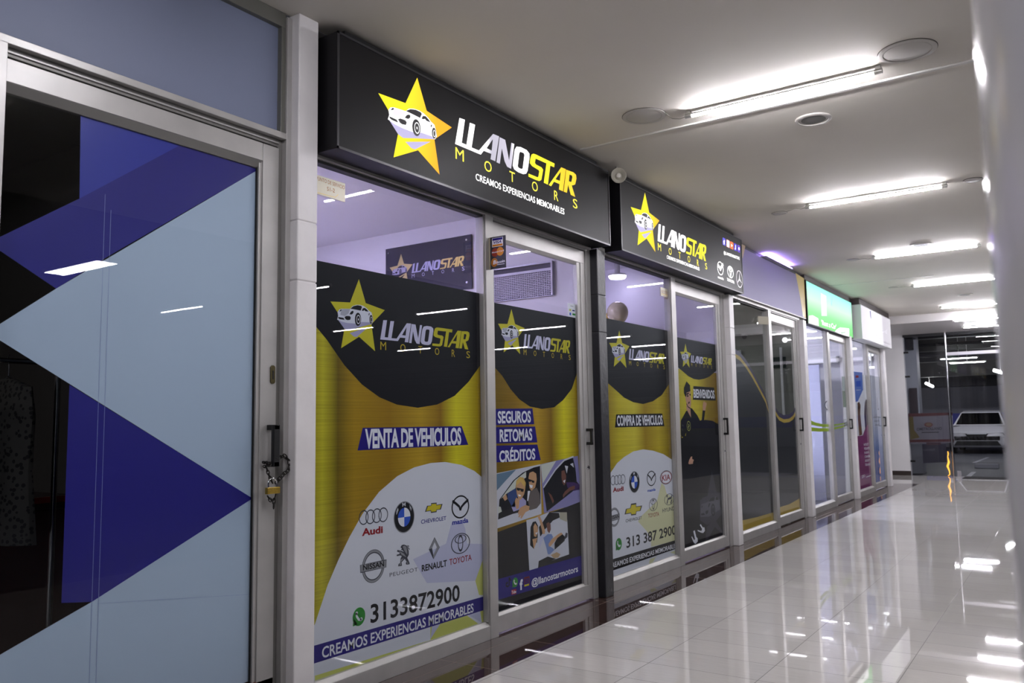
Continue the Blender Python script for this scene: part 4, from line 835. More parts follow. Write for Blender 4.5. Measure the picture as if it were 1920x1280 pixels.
# ------------------------------------------------------------------ panels over the far shops
p = empty('fascia_panel', (0.0, 10.3, 2.70), 'plain lilac grey fascia panel with gold ends, right of the two black signs', 'fascia panel')
boxobj('panel', (-0.02, 0.030, 8.80, 11.775, 2.70, 3.268), mat('satin panel', (122,111,162), 0.45, 0.0, 0.2), p, 0.003)
A = Art('x', 0.0308, 0.0005); R_ = lambda q: T(4.573, 1370, 440, q)
A.polyw([A.px(*R_([(556,328)])[0]), (11.774,3.266), (11.774,2.702)]+[A.px(*q_) for q_ in R_([(620,700),(600,560)])], mat('gold panel end', (196,164,60), 0.35), 1); A.build('gold_end', p); A = Art('x', 0.0308, 0.0005); A.poly(R_([(95,80),(126,94),(104,200),(100,200)]), mat('tan panel end', (190,164,130), 0.35), 1); A.build('gold_end', p)
boxobj('lower_trim', (-0.02, 0.036, 8.80, 11.76, 2.690, 2.70), ALU, p)
l = empty('led_strip', (0.05, 10.3, 3.285), 'violet white light strip glowing along the top of the plain lilac panel', 'light strip')
boxobj('strip', (0.036, 0.085, 9.95, 11.0, 3.282, 3.292), mat('violet strip glow', (255,255,255), emit=13, ecol=(160,132,255)), l); boxobj('channel', (0.0, 0.087, 9.90, 11.05, 3.275, 3.282), ALU, l)
g = empty('lightbox_sign', (0.02, 13.2, 2.645), 'green lit sign with white lettering between the lilac panel and the white sign', 'shop sign')
boxobj('box', (-0.02, 0.048, 11.80, 14.64, 2.63, 3.25), SIGNB, g, 0.003)
boxobj('top_board', (-0.02, 0.03, 11.80, 14.7, 3.25, CZ-0.004), mat('dark brown board', (58,48,48), 0.6), g)
A = Art('x', 0.0488, 0.0005); GRS = grad_mat('lit green face', 'z', 2.645, 3.24, [(0,(112,196,112)),(0.3,(130,206,138)),(0.6,(188,232,196)),(0.85,(164,234,204)),(1,(134,232,208))], 0.4, 1.45)
A.polyw([(11.82,2.645),(14.62,2.645),(14.62,3.235),(11.82,3.235)], GRS, 0)
N_ = lambda q: T(8.533, 1500, 510, q); LW2 = mat('lit cloud white', (250,252,250), emit=1.1)
A.poly(N_([(140,700),(200,690),(290,740),(300,860),(140,812)]), LW2, 1); A.poly(N_([(590,915),(640,885),(785,902),(785,1030),(640,985),(560,950)]), LW2, 1)
A.text("'Rent a Car'", *N_([(345,842)]), *N_([(580,915)]), 9, mat('lit lettering white', (255,255,255), emit=1.5), 2, 0.015)
A.poly(N_([(330,330),(420,380),(430,700),(345,700)]), mat('lit mint', (204,238,214), emit=0.95), 1); A.poly(N_([(495,400),(520,410),(510,550),(490,500)]), mat('lit teal', (150,216,196), emit=0.9), 2)
A.poly(N_([(640,965),(740,950),(720,975),(660,985)]), mat('lit grey green', (120,160,130), emit=0.6), 2)
A.build('lit_face', g)
h = empty('lightbox_sign', (0.08, 16.1, 2.64), 'white lit sign box with faint grey lettering, farthest along the shopfronts', 'shop sign')
boxobj('box', (-0.02, 0.172, 14.74, 17.42, 2.635, 3.215), mat('pale sign casing', (196,198,198), 0.4), h, 0.003)
boxobj('top_board', (-0.02, 0.15, 14.74, 17.42, 3.22, CZ-0.004), mat('dark brown board'), h)
A = Art('x', 0.1728, 0.0005); WF = grad_mat('lit white face', 'y', 14.74, 17.42, [(0,(228,224,236)),(0.2,(236,232,244)),(0.45,(255,255,255)),(0.66,(240,238,242)),(0.72,(206,200,212)),(1,(216,212,220))], 0.4, 1.05)
A.polyw([(14.76,2.65),(17.40,2.65),(17.40,3.205),(14.76,3.205)], WF, 0)
FG = mat('faint grey sign print', (190,188,196), emit=0.75); FI = mat('indigo sign print', (96,90,150), emit=0.6)
A.poly(N_([(1115,620),(1130,618),(1140,760),(1125,710)]), FI, 1); A.text('Prime Travel', *N_([(1140,900)]), *N_([(1390,985)]), 8, FG, 1, 0.0)
for k in range(2): A.stroke(N_([(1215,1005+k*30),(1310,1040+k*32)]), 0.02, FG, 1)
A.text('viajes', *N_([(1340,1130)]), *N_([(1440,1165)]), 4, mat('grey sign print', (120,120,126), emit=0.4), 1, 0.0); A.build('lit_face', h)

# ------------------------------------------------------------------ ceiling fittings
def tube(x, y, z, label, wire=None, L=1.2, group='fluorescent tubes on the corridor ceiling', lab=True):
    t = empty('fluorescent_tube', (x+L/2, y, z), label, 'tube light', group)
    q = MB(); q.path([(x+0.045,y,z),(x+L-0.045,y,z)], 0.0135, TUBEM, 24)
    k = q.mi(CAPM); q.m = [k if (len(f) == 4 and sum(q.v[i][2] for i in f)/4-z > 0.0016) else m for f, m in zip(q.f, q.m)]; q.build('tube', t)
    for a, b in ((x,x+0.045),(x+L-0.045,x+L)):
        q = MB(); q.path([(a,y,z),(b,y,z)], 0.016, CAPM, 14); q.box(a+0.008, b-0.008, y-0.009, y+0.009, z, z+0.032, CAPM); q.build('end_cap', t)
    if wire:
        q = MB(); q.path([(x,y,z),(x-0.04,y+0.004,z-0.006),(x-0.09,y-0.006,z+0.006),(wire[0],wire[1],z+0.024)], 0.003, mat('cream wire', (170,166,156), 0.5), 6); q.build('wire', t)
    return t
TZ = 3.296
nm = ['nearest', 'second', 'third', 'fourth', 'fifth']
tl = [(1.07,5.0,(0.965,4.93)),(1.07,7.905,(0.85,8.05)),(1.07,10.98,(0.89,11.1)),(1.10,13.79,(0.88,13.93)),(1.10,16.92,None)]
tlab = ['nearest lit fluorescent tube on the ceiling, beside the cable strip', 'second lit fluorescent tube along the corridor ceiling', 'third lit fluorescent tube along the corridor ceiling, next to a round grille', 'fourth lit fluorescent tube along the corridor ceiling', 'fifth lit fluorescent tube, the last before the pale beam']
for (x, y, wr), lb in zip(tl, tlab): tube(x, y, TZ, lb, wr)
for (u0, v0), lb in zip(((1786,601.5),(1803,614)), ('lit fluorescent tube just beyond the pale beam', 'lit fluorescent tube closest to the glass end doors')):
    x, y = atz(u0, v0, EZ-0.034); tube(x, y, EZ-0.034, lb)
for y in (2.05, -0.9): tube(1.07, y, TZ, 'fluorescent tube on the corridor ceiling outside the view', None)
PLATE = mat('painted cover plate', (188,184,178), 0.45); GAP = mat('dark seam', (70,66,62), 0.7); GRL = mat('grey grille', (120,118,114), 0.6)
def cover(x, y, r, label):
    c = empty('ceiling_cover', (x, y, CZ-0.008), label, 'ceiling cover', 'round cover plates on the ceiling')
    q = MB(); q.lathe((x,y,CZ), (0,0,-1), [(0,r),(0.006,r),(0.008,r-0.005),(0.008,r*0.84),(0.006,r*0.83),(0.004,r*0.82)], PLATE, 40); q.build('rim', c)
    q = MB(); q.lathe((x,y,CZ), (0,0,-1), [(0,r*0.80),(0.006,r*0.80),(0.007,r*0.78),(0.007,0.0)], PLATE, 40); q.build('disc', c)
    q = MB(); q.lathe((x,y,CZ-0.0005), (0,0,-1), [(0,r+0.003),(0.002,r+0.003)], GAP, 40); q.build('seam', c)
cover(0.82, 4.905, 0.143, 'round cover plate at the left end of the nearest tube'); cover(2.42, 4.885, 0.150, 'round cover plate by the right end of the nearest tube')
cover(0.775, 8.09, 0.072, 'small round cover plate at the left end of the second tube'); cover(2.46, 7.975, 0.075, 'small round cover plate at the right end of the second tube, partly behind the column')
cover(0.822, 11.11, 0.072, 'small round cover plate left of the third tube'); cover(0.82, 13.93, 0.062, 'small round cover plate left of the fourth tube')
for x, y, lb in ((1.722,5.645,'round grey ceiling speaker grille between the nearest and second tubes'), (1.68,10.62,'round ceiling speaker grille above the third tube'), (1.65,15.57,'round ceiling speaker grille between the fourth and fifth tubes')):
    c = empty('ceiling_speaker', (x, y, CZ-0.012), lb, 'ceiling speaker', 'round speakers in the ceiling')
    q = MB(); q.lathe((x,y,CZ), (0,0,-1), [(0,0.118),(0.008,0.118),(0.012,0.112),(0.012,0.098),(0.008,0.095)], PLATE, 40); q.build('rim', c)
    q = MB(); q.lathe((x,y,CZ), (0,0,-1), [(0,0.094),(0.007,0.094),(0.010,0.05),(0.011,0.0)], GRL, 40); q.build('grille', c)
tag(boxobj('cable_strip', (0.15, 2.95, 5.222, 5.248, CZ-0.012, CZ), mat('white conduit', (206,204,200), 0.4), None, 0.002), 'thin white cable strip running across the ceiling beside the nearest tube', 'conduit')
tag(boxobj('cable_strip', (0.06, 1.5, 13.12, 13.135, CZ-0.006, CZ), mat('white conduit'), None, 0.001), 'faint thin strip across the ceiling over the green sign', 'conduit')

# ------------------------------------------------------------------ horn speaker between the black signs
hx = 0.235; hy, hz = at(1160, 329, hx); ax = Vector((0.52, -0.84, -0.10)).normalized()
hs = empty('horn_speaker', (hx, hy, hz), 'small grey horn loudspeaker fixed at the ceiling between the two black signs', 'loudspeaker')
HG = mat('horn grey', (176,172,160), 0.4); HD = mat('horn inside', (134,130,122), 0.5)
q = MB(); q.lathe((hx,hy,hz), ax, [(-0.10,0.012),(-0.06,0.018),(-0.03,0.030),(0.0,0.057),(0.004,0.060),(0.007,0.058),(0.004,0.054),(-0.012,0.040),(-0.03,0.028)], HG, 36); q.build('horn_bell', hs)
q = MB(); q.lathe((hx,hy,hz), ax, [(-0.028,0.0275),(-0.012,0.018),(0.0,0.017),(0.002,0.010),(0.003,0.0)], mat('horn throat', (196,192,182), 0.4), 24); q.build('throat_plug', hs)
q = MB(); q.lathe((hx,hy,hz), ax, [(-0.15,0.0),(-0.15,0.030),(-0.10,0.034),(-0.085,0.02)], HD, 24); q.build('driver', hs)
c0 = Vector((hx,hy,hz))-ax*0.11; q = MB(); q.path([c0, c0+Vector((-0.01,0.01,0.06)), (c0.x-0.01, c0.y+0.01, CZ-0.001)], 0.010, HD, 8); q.build('bracket', hs)

# ------------------------------------------------------------------ chain and padlock on the nearest door
C8 = lambda a, b: T1(6.4, 470, 780, a, b)
def cx(a, b, x): y, z = at(*C8(a, b), x); return Vector((x, y, z))
IRON = mat('dark iron', (52,50,48), 0.35, 0.9)
ch = empty('chain', cx(280,560,0.02), 'dark steel chain wrapped round the black handle of the nearest door', 'chain')
def links(pts, n):
    pts = [Vector(p) for p in pts]; ds = [0]
    for a, b in zip(pts, pts[1:]): ds.append(ds[-1]+(b-a).length)
    for k in range(n):
        s = ds[-1]*(k+0.5)/n; i = max(j for j in range(len(ds)-1) if ds[j] <= s); p = pts[i].lerp(pts[i+1], (s-ds[i])/(ds[i+1]-ds[i])); t = (pts[i+1]-pts[i]).normalized()
        sd = t.cross(Vector((1,0,0)) if k % 2 else Vector((0.3,0.5,0.8))).normalized(); ln = ds[-1]/n*0.72; wd = 0.0075; P = []
        for j in range(16):
            a = 2*math.pi*j/16; P.append(p+t*(ln*math.cos(a))*(1.0)+sd*(wd*math.sin(a)))
        q = MB(); q.path(P, 0.0026, IRON, 6, True); q.build('link', ch)
links([cx(295,500,0.028),cx(350,492,0.022),cx(410,478,0.012),cx(455,520,0.010),cx(465,590,0.012),cx(450,650,0.014),cx(400,690,0.02),cx(345,750,0.024),cx(300,800,0.026)], 12)
links([cx(190,615,0.024),cx(210,680,0.026),cx(235,745,0.026),cx(262,800,0.027)], 5)
links([cx(150,560,-0.008),cx(185,545,0.012),cx(215,570,0.024),cx(230,590,0.03)], 4); links([cx(160,610,-0.008),cx(195,590,0.018),cx(225,560,0.036)], 3)
links([cx(300,940,0.016),cx(280,1010,0.014),cx(275,1100,0.012)], 3); links([cx(205,960,0.008),cx(235,1005,0.01),cx(280,1005,0.012)], 3)
pk = empty('padlock', cx(262,940,0.026), 'brass padlock with steel shackle hanging from the chain', 'padlock')
BR = mat('brass body', (196,164,74), 0.28, 0.9); a, b = cx(186,938,0.026), cx(340,845,0.026)
boxobj('lock_body', (0.017, 0.035, a.y, b.y, a.z, b.z), BR, pk, 0.002)
A = Art('x', 0.0352, 0.0003); A.polyw([(a.y+0.004,a.z+0.003),(b.y-0.004,a.z+0.003),(b.y-0.004,b.z-0.003),(a.y+0.004,b.z-0.003)], mat('worn brass face', (170,140,58), 0.4, 0.8, vary=0.3, vscale=120), 1); A.build('worn_face', pk)
y0_, y1_ = cx(212,840,0.026).y, cx(312,840,0.026).y; zt_ = cx(262,745,0.026).z; r_ = (y1_-y0_)/2
q = MB(); q.path([(0.026,y0_,b.z-0.004),(0.026,y0_,zt_-r_)]+[(0.026,(y0_+y1_)/2-r_*math.cos(t),zt_-r_+r_*math.sin(t)) for t in [math.pi*k/10 for k in range(1,10)]]+[(0.026,y1_,zt_-r_),(0.026,y1_,b.z-0.004)], 0.0042, CHROME, 10); q.build('shackle', pk)

# ------------------------------------------------------------------ small signs on the shopfront
fy = 4.262; v = empty('card_sign', (0.05, fy, aty(935,505,fy)[1]), 'small black projecting sign with card and coin logos on the first mullion', 'flag sign')
u = lambda a, b: T1(9.143, 860, 380, a, b)
x0_, x1_ = aty(*u(532,600), fy)[0], aty(*u(800,590), fy)[0]; zt_, zb_ = aty(*u(665,575), fy)[1], aty(*u(665,1127), fy)[1]
boxobj('plate', (x0_, x1_, fy, fy+0.006, zb_, zt_), mat('navy black plate', (26,26,36), 0.35), v, 0.001)
boxobj('bracket', (0.0, x0_+0.004, fy-0.004, fy+0.02, zb_+0.002, zt_-0.002), mat('beige bracket', (176,168,148), 0.5), v, 0.001)
A = Art('y', fy-0.0004, 0.0003); PXY = lambda a, b: (x0_+(x1_-x0_)*a, zt_+(zb_-zt_)*b)
R4 = lambda a0, a1, b0, b1: [PXY(a0,b0), PXY(a1,b0), PXY(a1,b1), PXY(a0,b1)]
A.polyw(R4(0.15,0.85,0.04,0.32), PW, 1); A.polyw(R4(0.18,0.82,0.05,0.12), PNAVY, 2); A.polyw(R4(0.18,0.82,0.245,0.305), mat('printed orange', (206,130,40), 0.45), 2); A.textw('VISA', PXY(0.25,0.22), PXY(0.75,0.22), (zt_-zb_)*0.085, PNAVY, 3, 0.03, 0.25)
wx, wz = abs(x1_-x0_), zt_-zb_
A.ring(PXY(0.33,0.49), (wx*0.22,wz*0.135), None, mat('printed brick red', (150,60,40), 0.45), 1); A.ring(PXY(0.66,0.48), (wx*0.22,wz*0.135), None, mat('printed amber', (214,140,50), 0.45), 2); A.textw('MasterCard', PXY(0.14,0.51), PXY(0.90,0.49), wz*0.05, PW, 3, 0.01)
A.ring(PXY(0.28,0.80), (wx*0.21,wz*0.14), None, mat('printed dull orange', (186,120,50), 0.45), 1); A.textw('B', PXY(0.20,0.86), PXY(0.38,0.85), wz*0.12, PW, 2, 0.03, 0.15); A.textw('itcoin', PXY(0.40,0.85), PXY(0.95,0.83), wz*0.085, PW, 2, 0.02, 0.1); A.polyw(R4(0.46,0.93,0.875,0.89), PW, 2)
A.build('card_logos', v)
PLQ = mat('pale brass plaque', (180,174,156), 0.35, 0.2); BRZ = mat('bronze letters', (140,90,44), 0.4); GLD = mat('gold line', (196,170,90), 0.4)
S5 = lambda a, b: T1(10.667, 590, 300, a, b)
px_ = -0.036; pq = empty('service_plaque', (px_,)+at(*S5(330,640), px_), 'cream plaque with bronze lettering in the top corner of the wide window', 'plaque')
A = Art('x', px_+0.004, 0.0003); y0_ = 2.80; y1_, zr = A.px(*S5(612,470)); zl = zr+0.002; zb_ = A.px(*S5(603,838))[1]
boxobj('plate', (GX, px_+0.0038, y0_, y1_, zb_, zr), PLQ, pq, 0.0006)
A.text('PUNTO DE SERVICIO', S5(35,395), S5(598,590), 7.0, BRZ, 1, 0.008); A.text('S1-2', S5(245,610), S5(402,655), 7.5, BRZ, 1, 0.012); A.stroke([S5(60,650), S5(410,745), S5(470,688)], 0.003, GLD, 1); A.build('lettering', pq)
S7 = lambda a, b: T1(7.111, 1240, 500, a, b); y0_, zt_ = at(*S7(-15,272), px_); y1_, zb_ = at(*S7(104,418), px_); zt_ = at(*S7(50,290), px_)[1]
pq = empty('service_plaque', (px_, y0_, zb_), 'cream plaque with bronze lettering beside the second mullion, over the second shop window', 'plaque')
boxobj('plate', (GX, px_+0.0038, y0_, y1_, zb_, zt_), PLQ, pq, 0.0006)
A = Art('x', px_+0.004, 0.0003); A.textw('PUNTO DE SERVICIO', (y0_+0.01, zt_-0.055), (y1_-0.01, zt_-0.055), 0.03, BRZ, 1, 0.008); A.textw('S1-3', (y0_+0.06, zt_-0.10), (y1_-0.05, zt_-0.10), 0.03, BRZ, 1, 0.01); A.strokew([(y0_+0.01, zb_+0.02), (y1_-0.04, zb_+0.02), (y1_-0.02, zb_+0.045)], 0.006, GLD, 1); A.build('lettering', pq)
pq = empty('service_plaque', (px_, 10.0, 2.5), 'tilted plaque catching the light at the top of the window under the lilac panel', 'plaque')
y0_, zt_ = at(1426,592,0.0); y1_, zb_ = at(1434,609,0.0)
q = MB(); q.hexa([(-0.036,y0_,zb_),(-0.030,y0_,zb_),(0.05,y1_,zb_),(0.044,y1_,zb_)], [(-0.036,y0_,zt_),(-0.030,y0_,zt_),(0.05,y1_,zt_),(0.044,y1_,zt_)], PLQ); q.build('plate', pq)

# ------------------------------------------------------------------ shop interiors
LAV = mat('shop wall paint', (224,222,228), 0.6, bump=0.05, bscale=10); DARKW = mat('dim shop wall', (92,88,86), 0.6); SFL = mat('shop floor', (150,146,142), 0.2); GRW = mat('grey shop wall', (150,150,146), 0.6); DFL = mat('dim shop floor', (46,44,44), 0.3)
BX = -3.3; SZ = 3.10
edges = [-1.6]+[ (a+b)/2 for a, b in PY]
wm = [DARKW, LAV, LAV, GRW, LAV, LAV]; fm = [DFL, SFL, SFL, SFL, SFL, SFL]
names = ['nearest', 'first lit', 'second lit', 'grey', 'green sign', 'white sign']
for i in range(6):
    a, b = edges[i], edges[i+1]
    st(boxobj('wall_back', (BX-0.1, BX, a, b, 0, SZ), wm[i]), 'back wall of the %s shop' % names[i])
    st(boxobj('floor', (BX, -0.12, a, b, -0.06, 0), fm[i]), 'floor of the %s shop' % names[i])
    st(boxobj('ceiling', (BX, -0.12, a, b, SZ, SZ+0.06), wm[i] if i != 3 else LAV), 'ceiling of the %s shop' % names[i])
for i in range(6):
    st(boxobj('wall_partition', (BX, -0.12, edges[i+1]-0.03, edges[i+1], 0, SZ), wm[i]), 'partition on the far side of the %s shop' % names[i])
    if i < 5: st(boxobj('wall_partition', (BX, -0.12, edges[i+1], edges[i+1]+0.03, 0, SZ), wm[i+1]), 'partition on the near side of the %s shop' % names[i+1])
st(boxobj('wall_partition', (BX, -0.12, -1.63, -1.6, 0, SZ), DARKW), 'partition on the near side of the nearest shop')
def fill_panel(x, y, z, s, L, col, label):  # unseen panels added to light the shop interiors
    t = empty('ceiling_light', (x, y, z), label, 'ceiling light')
    boxobj('frame', (x-s, x+s, y-s, y+s, z, z+0.03), CAPM, t, 0.002); boxobj('diffuser', (x-s*0.94, x+s*0.94, y-s*0.94, y+s*0.94, z-0.004, z), mat('panel glow %d %d' % (L, col[2]-col[0]), (255,255,255), emit=L, ecol=col), t)
VIO = (226,216,255)
fill_panel(-2.6, -1.1, SZ-0.03, 0.2, 5, (255,244,230), 'added unseen dim light at the back of the nearest shop')
fill_panel(-2.3, 3.15, SZ-0.03, 0.30, 36, VIO, 'added unseen light panel inside the first lit shop')
fill_panel(-2.3, 6.15, SZ-0.03, 0.30, 22, (214,204,255), 'added unseen light panel inside the second lit shop')
fill_panel(-2.3, 9.15, SZ-0.03, 0.25, 16, (250,250,245), 'added unseen light panel inside the grey shop')
fill_panel(-2.3, 12.1, SZ-0.03, 0.30, 60, (240,240,255), 'added unseen light panel inside the shop under the green sign')
fill_panel(-2.3, 14.9, SZ-0.03, 0.30, 52, (240,240,255), 'added unseen light panel inside the shop under the white sign')
t = empty('ceiling_light', (-1.15, 8.36, 2.93), 'round glowing lamp inside the shop right of the black pillar', 'ceiling light')
q = MB(); q.lathe((-1.15,8.36,2.93), (0,0,1), [(0,0.0),(0,0.085),(0.02,0.1),(0.03,0.1)], mat('round lamp glow', (255,255,255), emit=6, ecol=(225,215,255)), 32); q.build('diffuser', t)
q = MB(); q.lathe((-1.15,8.36,2.96), (0,0,1), [(0,0.102),(0.02,0.102),(0.02,0.03),(SZ-2.96,0.03)], CAPM, 24); q.build('housing', t)
# sign board on the far partition of the first shop
wy = edges[2]-0.03; sy = wy-0.020
b = empty('wall_sign', (-1.69, sy, 2.4), 'dark wall sign with gold star and metal lettering inside the first lit shop', 'wall sign')
xl, zt_ = aty(723,466,sy); xr, zr_ = aty(883.5,440,sy); zb_ = aty(884,541,sy)[1]
boxobj('board', (xl, xr, sy, sy+0.008, zb_, (zt_+zr_)/2), mat('dark violet acrylic', (52,50,66), 0.12), b, 0.002)
for x, z in ((xl+0.04,zt_-0.05),(xr-0.05,zt_-0.05),(xr-0.05,zb_+0.06),(xl+0.04,zb_+0.06)):
    q = MB(); q.lathe((x,wy,z), (0,-1,0), [(0,0.012),(0.024,0.012),(0.028,0.009),(0.028,0)], CHROME, 16); q.build('standoff', b)
MET = dict(star=mat('brushed pale gold', (206,186,130), 0.35, 0.6), shade=mat('dark violet acrylic'), body=mat('brushed lilac steel', (176,174,206), 0.3, 0.6), bodyshade=mat('brushed lilac steel'), dark=mat('dark violet acrylic'), ltr=mat('brushed lilac steel'), ltry=mat('brushed gold letters', (206,180,110), 0.3, 0.6), mot=mat('brushed lilac steel'))
g3 = lambda u_, v_: T1(8.727, 700, 420, u_, v_)
pf = lambda u_, v_: aty(u_, v_, sy)
f1, f2 = logo_map((g3(268,705), g3(643,650), g3(452,488), g3(560,990)), (g3(628,803), g3(1475,690), g3(660,648)), pf)
logo('y', sy-0.001, 0.0006, (f1, f2), MET, b, ('star_emblem','metal_lettering','small_letter'))
# slatted vent of the air unit on the same partition
vn = empty('air_vent', (-0.7, wy, 2.3), 'large lilac grey egg crate vent high on the wall behind the first sliding door', 'vent')
vx0, vx1 = -1.02, aty(1034,500,wy-0.02)[0]; vz1 = aty(1033,489,wy-0.02)[1]; vz0 = aty(1034,553,wy-0.02)[1]
VM = mat('vent metal', (168,164,176), 0.4, 0.2)
q = MB(); q.box(vx0, vx1, wy-0.004, wy, vz0, vz1, mat('vent dark back', (84,80,96), 0.7)); q.build('back', vn)
q = MB(); n = 30
for i in range(n+1): x = vx0+(vx1-vx0)*i/n; q.box(x-0.0025, x+0.0025, wy-0.030, wy-0.004, vz0, vz1-0.075, VM)
for i in range(15): z = vz0+(vz1-0.075-vz0)*i/14; q.box(vx0, vx1, wy-0.030, wy-0.006, z-0.0025, z+0.0025, VM)
q.build('grid', vn)
q = MB(); q.box(vx0, vx1, wy-0.030, wy-0.004, vz1-0.075, vz1-0.055, VM); q.box(vx0, vx1, wy-0.034, wy-0.004, vz1-0.014, vz1, VM); q.box(vx1, vx1+0.014, wy-0.034, wy, vz0, vz1, VM); q.build('frame', vn)
# balloons in the second shop
for k, (u_, v_, r, col, lb) in enumerate(((1158,585,0.115,(226,214,176),'cream balloon at the left edge of the second shop window'), (1146,596,0.075,(210,176,90),'small gold balloon tucked behind the cream balloon'))):
    y = 8.0+0.12*k; x, z = aty(u_, v_, y); bl = empty('balloon', (x, y, z), lb, 'balloon', 'balloons in the second shop')
    q = MB(); q.lathe((x,y,z), (0,0,1), [(-r*1.25,0.004)]+[(-r*1.15*math.cos(t) if t < math.pi/2 else -r*math.cos(t), r*math.sin(t)) for t in [math.pi*i/16 for i in range(1,16)]]+[(r,0)], mat('balloon rubber %d' % k, col, 0.15), 28); q.build('skin', bl)
    q = MB(); q.path([(x,y,z-r*1.2),(x+0.02,y,z-r*1.2-0.3),(x-0.01,y,z-r*1.2-0.7),(x,y,0.02)], 0.0015, PW, 5); q.build('string', bl)
# grey shop: duct, security camera, counter window
pw = edges[4]-0.03
x0_, z0_ = aty(1390,624,pw-0.2); x1_, z1_ = aty(1434,616,pw-0.2)
tag(boxobj('ceiling_duct', (BX+0.05, -0.15, pw-0.25, pw, z0_-0.02, z0_+0.11), LAV, None, 0.004), 'white boxed duct high on the wall inside the grey shop', 'duct')
sc = empty('security_camera', (aty(1395.5,626,pw-0.3)[0], pw-0.3, z0_-0.06), 'small white dome security camera under the duct in the grey shop', 'security camera')
x, z = aty(1395.5,627,pw-0.24); q = MB(); q.lathe((x,pw-0.24,z0_-0.02), (0,0,-1), [(0,0.045),(0.025,0.045),(0.03,0.035)], PW, 20); q.build('base', sc); q = MB(); q.lathe((x,pw-0.24,z0_-0.05), (0,0,-1), [(0,0.036),(0.02,0.034),(0.04,0.02),(0.046,0)], BLACK, 20); q.build('dome', sc)
x0_, zt_ = aty(1448,670,pw-0.02); x1_, zb_ = aty(1474,689,pw-0.02)
tag(boxobj('picture_panel', (x0_, x1_, pw-0.03, pw, zb_, zt_), mat('dark picture', (40,52,50), 0.3), None, 0.002), 'dark picture panel on the wall of the grey shop', 'picture')
for u_ in (1386, 1463): x, z = aty(u_, 650, pw-0.06); tag(boxobj('wall_post', (x-0.015, x+0.015, pw-0.06, pw-0.03, 0, 2.3), PW, None, 0.002), 'slim white post on the grey shop wall, %s' % ('left, behind the black curve' if u_ == 1386 else 'right, behind the sliding door'), 'post')
x, z = aty(1471.5,637,pw-0.1); lb = empty('spot_lamp', (x, pw-0.1, z), 'small glowing spot lamp at the top of the grey shop', 'lamp'); q = MB(); q.lathe((x,pw-0.1,z), (0.3,-0.9,-0.2), [(-0.02,0.02),(0.02,0.035),(0.022,0)], mat('spot glow', (255,255,255), emit=2.99), 16); q.build('bulb', lb); q = MB(); q.path([(x,pw-0.09,z),(x,pw-0.01,z+0.04)], 0.008, CAPM, 8); q.build('stem', lb)
# shop under the green sign: white beam, lilac screen, low cabinet
pw = edges[5]-0.03; x, z = aty(1540,676,pw-0.1)
tag(boxobj('ceiling_duct', (BX+0.05, -0.15, pw-0.2, pw, z-0.05, z+0.06), PW, None, 0.004), 'white boxed beam across the wall of the shop under the green sign', 'duct')
tag(boxobj('display_screen', (-2.6, -0.35, pw-0.5, pw-0.46, 0.0, 2.18), FROST, None, 0.004), 'frosted lilac screen inside the shop under the green sign', 'screen')
tag(boxobj('cabinet', (-2.4, -0.5, pw-1.2, pw-0.75, 0.0, 0.75), PW, None, 0.01), 'low white cabinet inside the shop under the green sign', 'cabinet')
pw = edges[6]-0.03; x, z = aty(1610,672,pw-0.1)
tag(boxobj('ceiling_duct', (BX+0.05, -0.15, pw-0.2, pw, z-0.05, z+0.06), PW, None, 0.004), 'white boxed beam inside the shop under the white sign', 'duct')
for k, (u_, v_) in enumerate(((1601,655),(1632,667),(1634,690))):
    yy = pw-0.15-0.25*k; x, z = aty(u_, v_, yy); z = min(z, SZ-0.03); lb = empty('spot_lamp', (x, yy, z), ['round spot lamp high behind the travel poster window', 'upper spot lamp behind the blue fading door', 'lower spot lamp behind the blue fading door'][k], 'lamp', 'spot lamps in the last shop')
    q = MB(); q.lathe((x,yy,z), (0,0,-1), [(-0.03,0.05),(0,0.055),(0.004,0)], mat('spot glow'), 16); q.build('bulb', lb); q = MB(); q.path([(x,yy,z+0.03),(x,yy,SZ)], 0.012, CAPM, 8); q.build('stem', lb)
# dim clothes shop on the left
rail = empty('clothes_rail', (-0.9, 1.0, 0), 'dark clothes rail seen dimly through the nearest door', 'clothes rail')
q = MB(); q.path([(-0.75,0.3,1.62),(-0.75,1.95,1.62)], 0.012, CHROME, 10); q.build('bar', rail)
for y in (0.32, 1.94): q = MB(); q.path([(-0.75,y,0.0),(-0.75,y,1.62)], 0.014, CHROME, 10); q.build('post', rail)
def blouse(y, m, label):
    r = empty('blouse', (-0.75, y, 0.95), label, 'blouse', 'clothes on the rail'); q = MB()
    pr = [(0.0,1.54,0.05,0.02),(0.10,1.50,0.20,0.03),(0.25,1.38,0.22,0.05),(0.5,1.15,0.20,0.06),(0.75,0.85,0.24,0.07)]
    vs = []; n = 20
    for _, z, wx_, wy_ in pr:
        for j in range(n):
            t = 2*math.pi*j/n; f = 1+0.12*math.sin(5*t)*(1.54-z); vs.append((-0.75+wx_*math.cos(t)*f, y+wy_*math.sin(t)*f, z))
    q.add(vs, [(i*n+j, i*n+(j+1)%n, (i+1)*n+(j+1)%n, (i+1)*n+j) for i in range(len(pr)-1) for j in range(n)]+[tuple(range(n))], m, True); q.build('cloth', r)
    q = MB(); q.path([(-0.95,y,1.47),(-0.75,y,1.55),(-0.55,y,1.47)], 0.006, CHROME, 6); q.path([(-0.75,y,1.55),(-0.75,y,1.60),(-0.765,y,1.635),(-0.75,y,1.645)], 0.003, CHROME, 6); q.build('hanger', r)
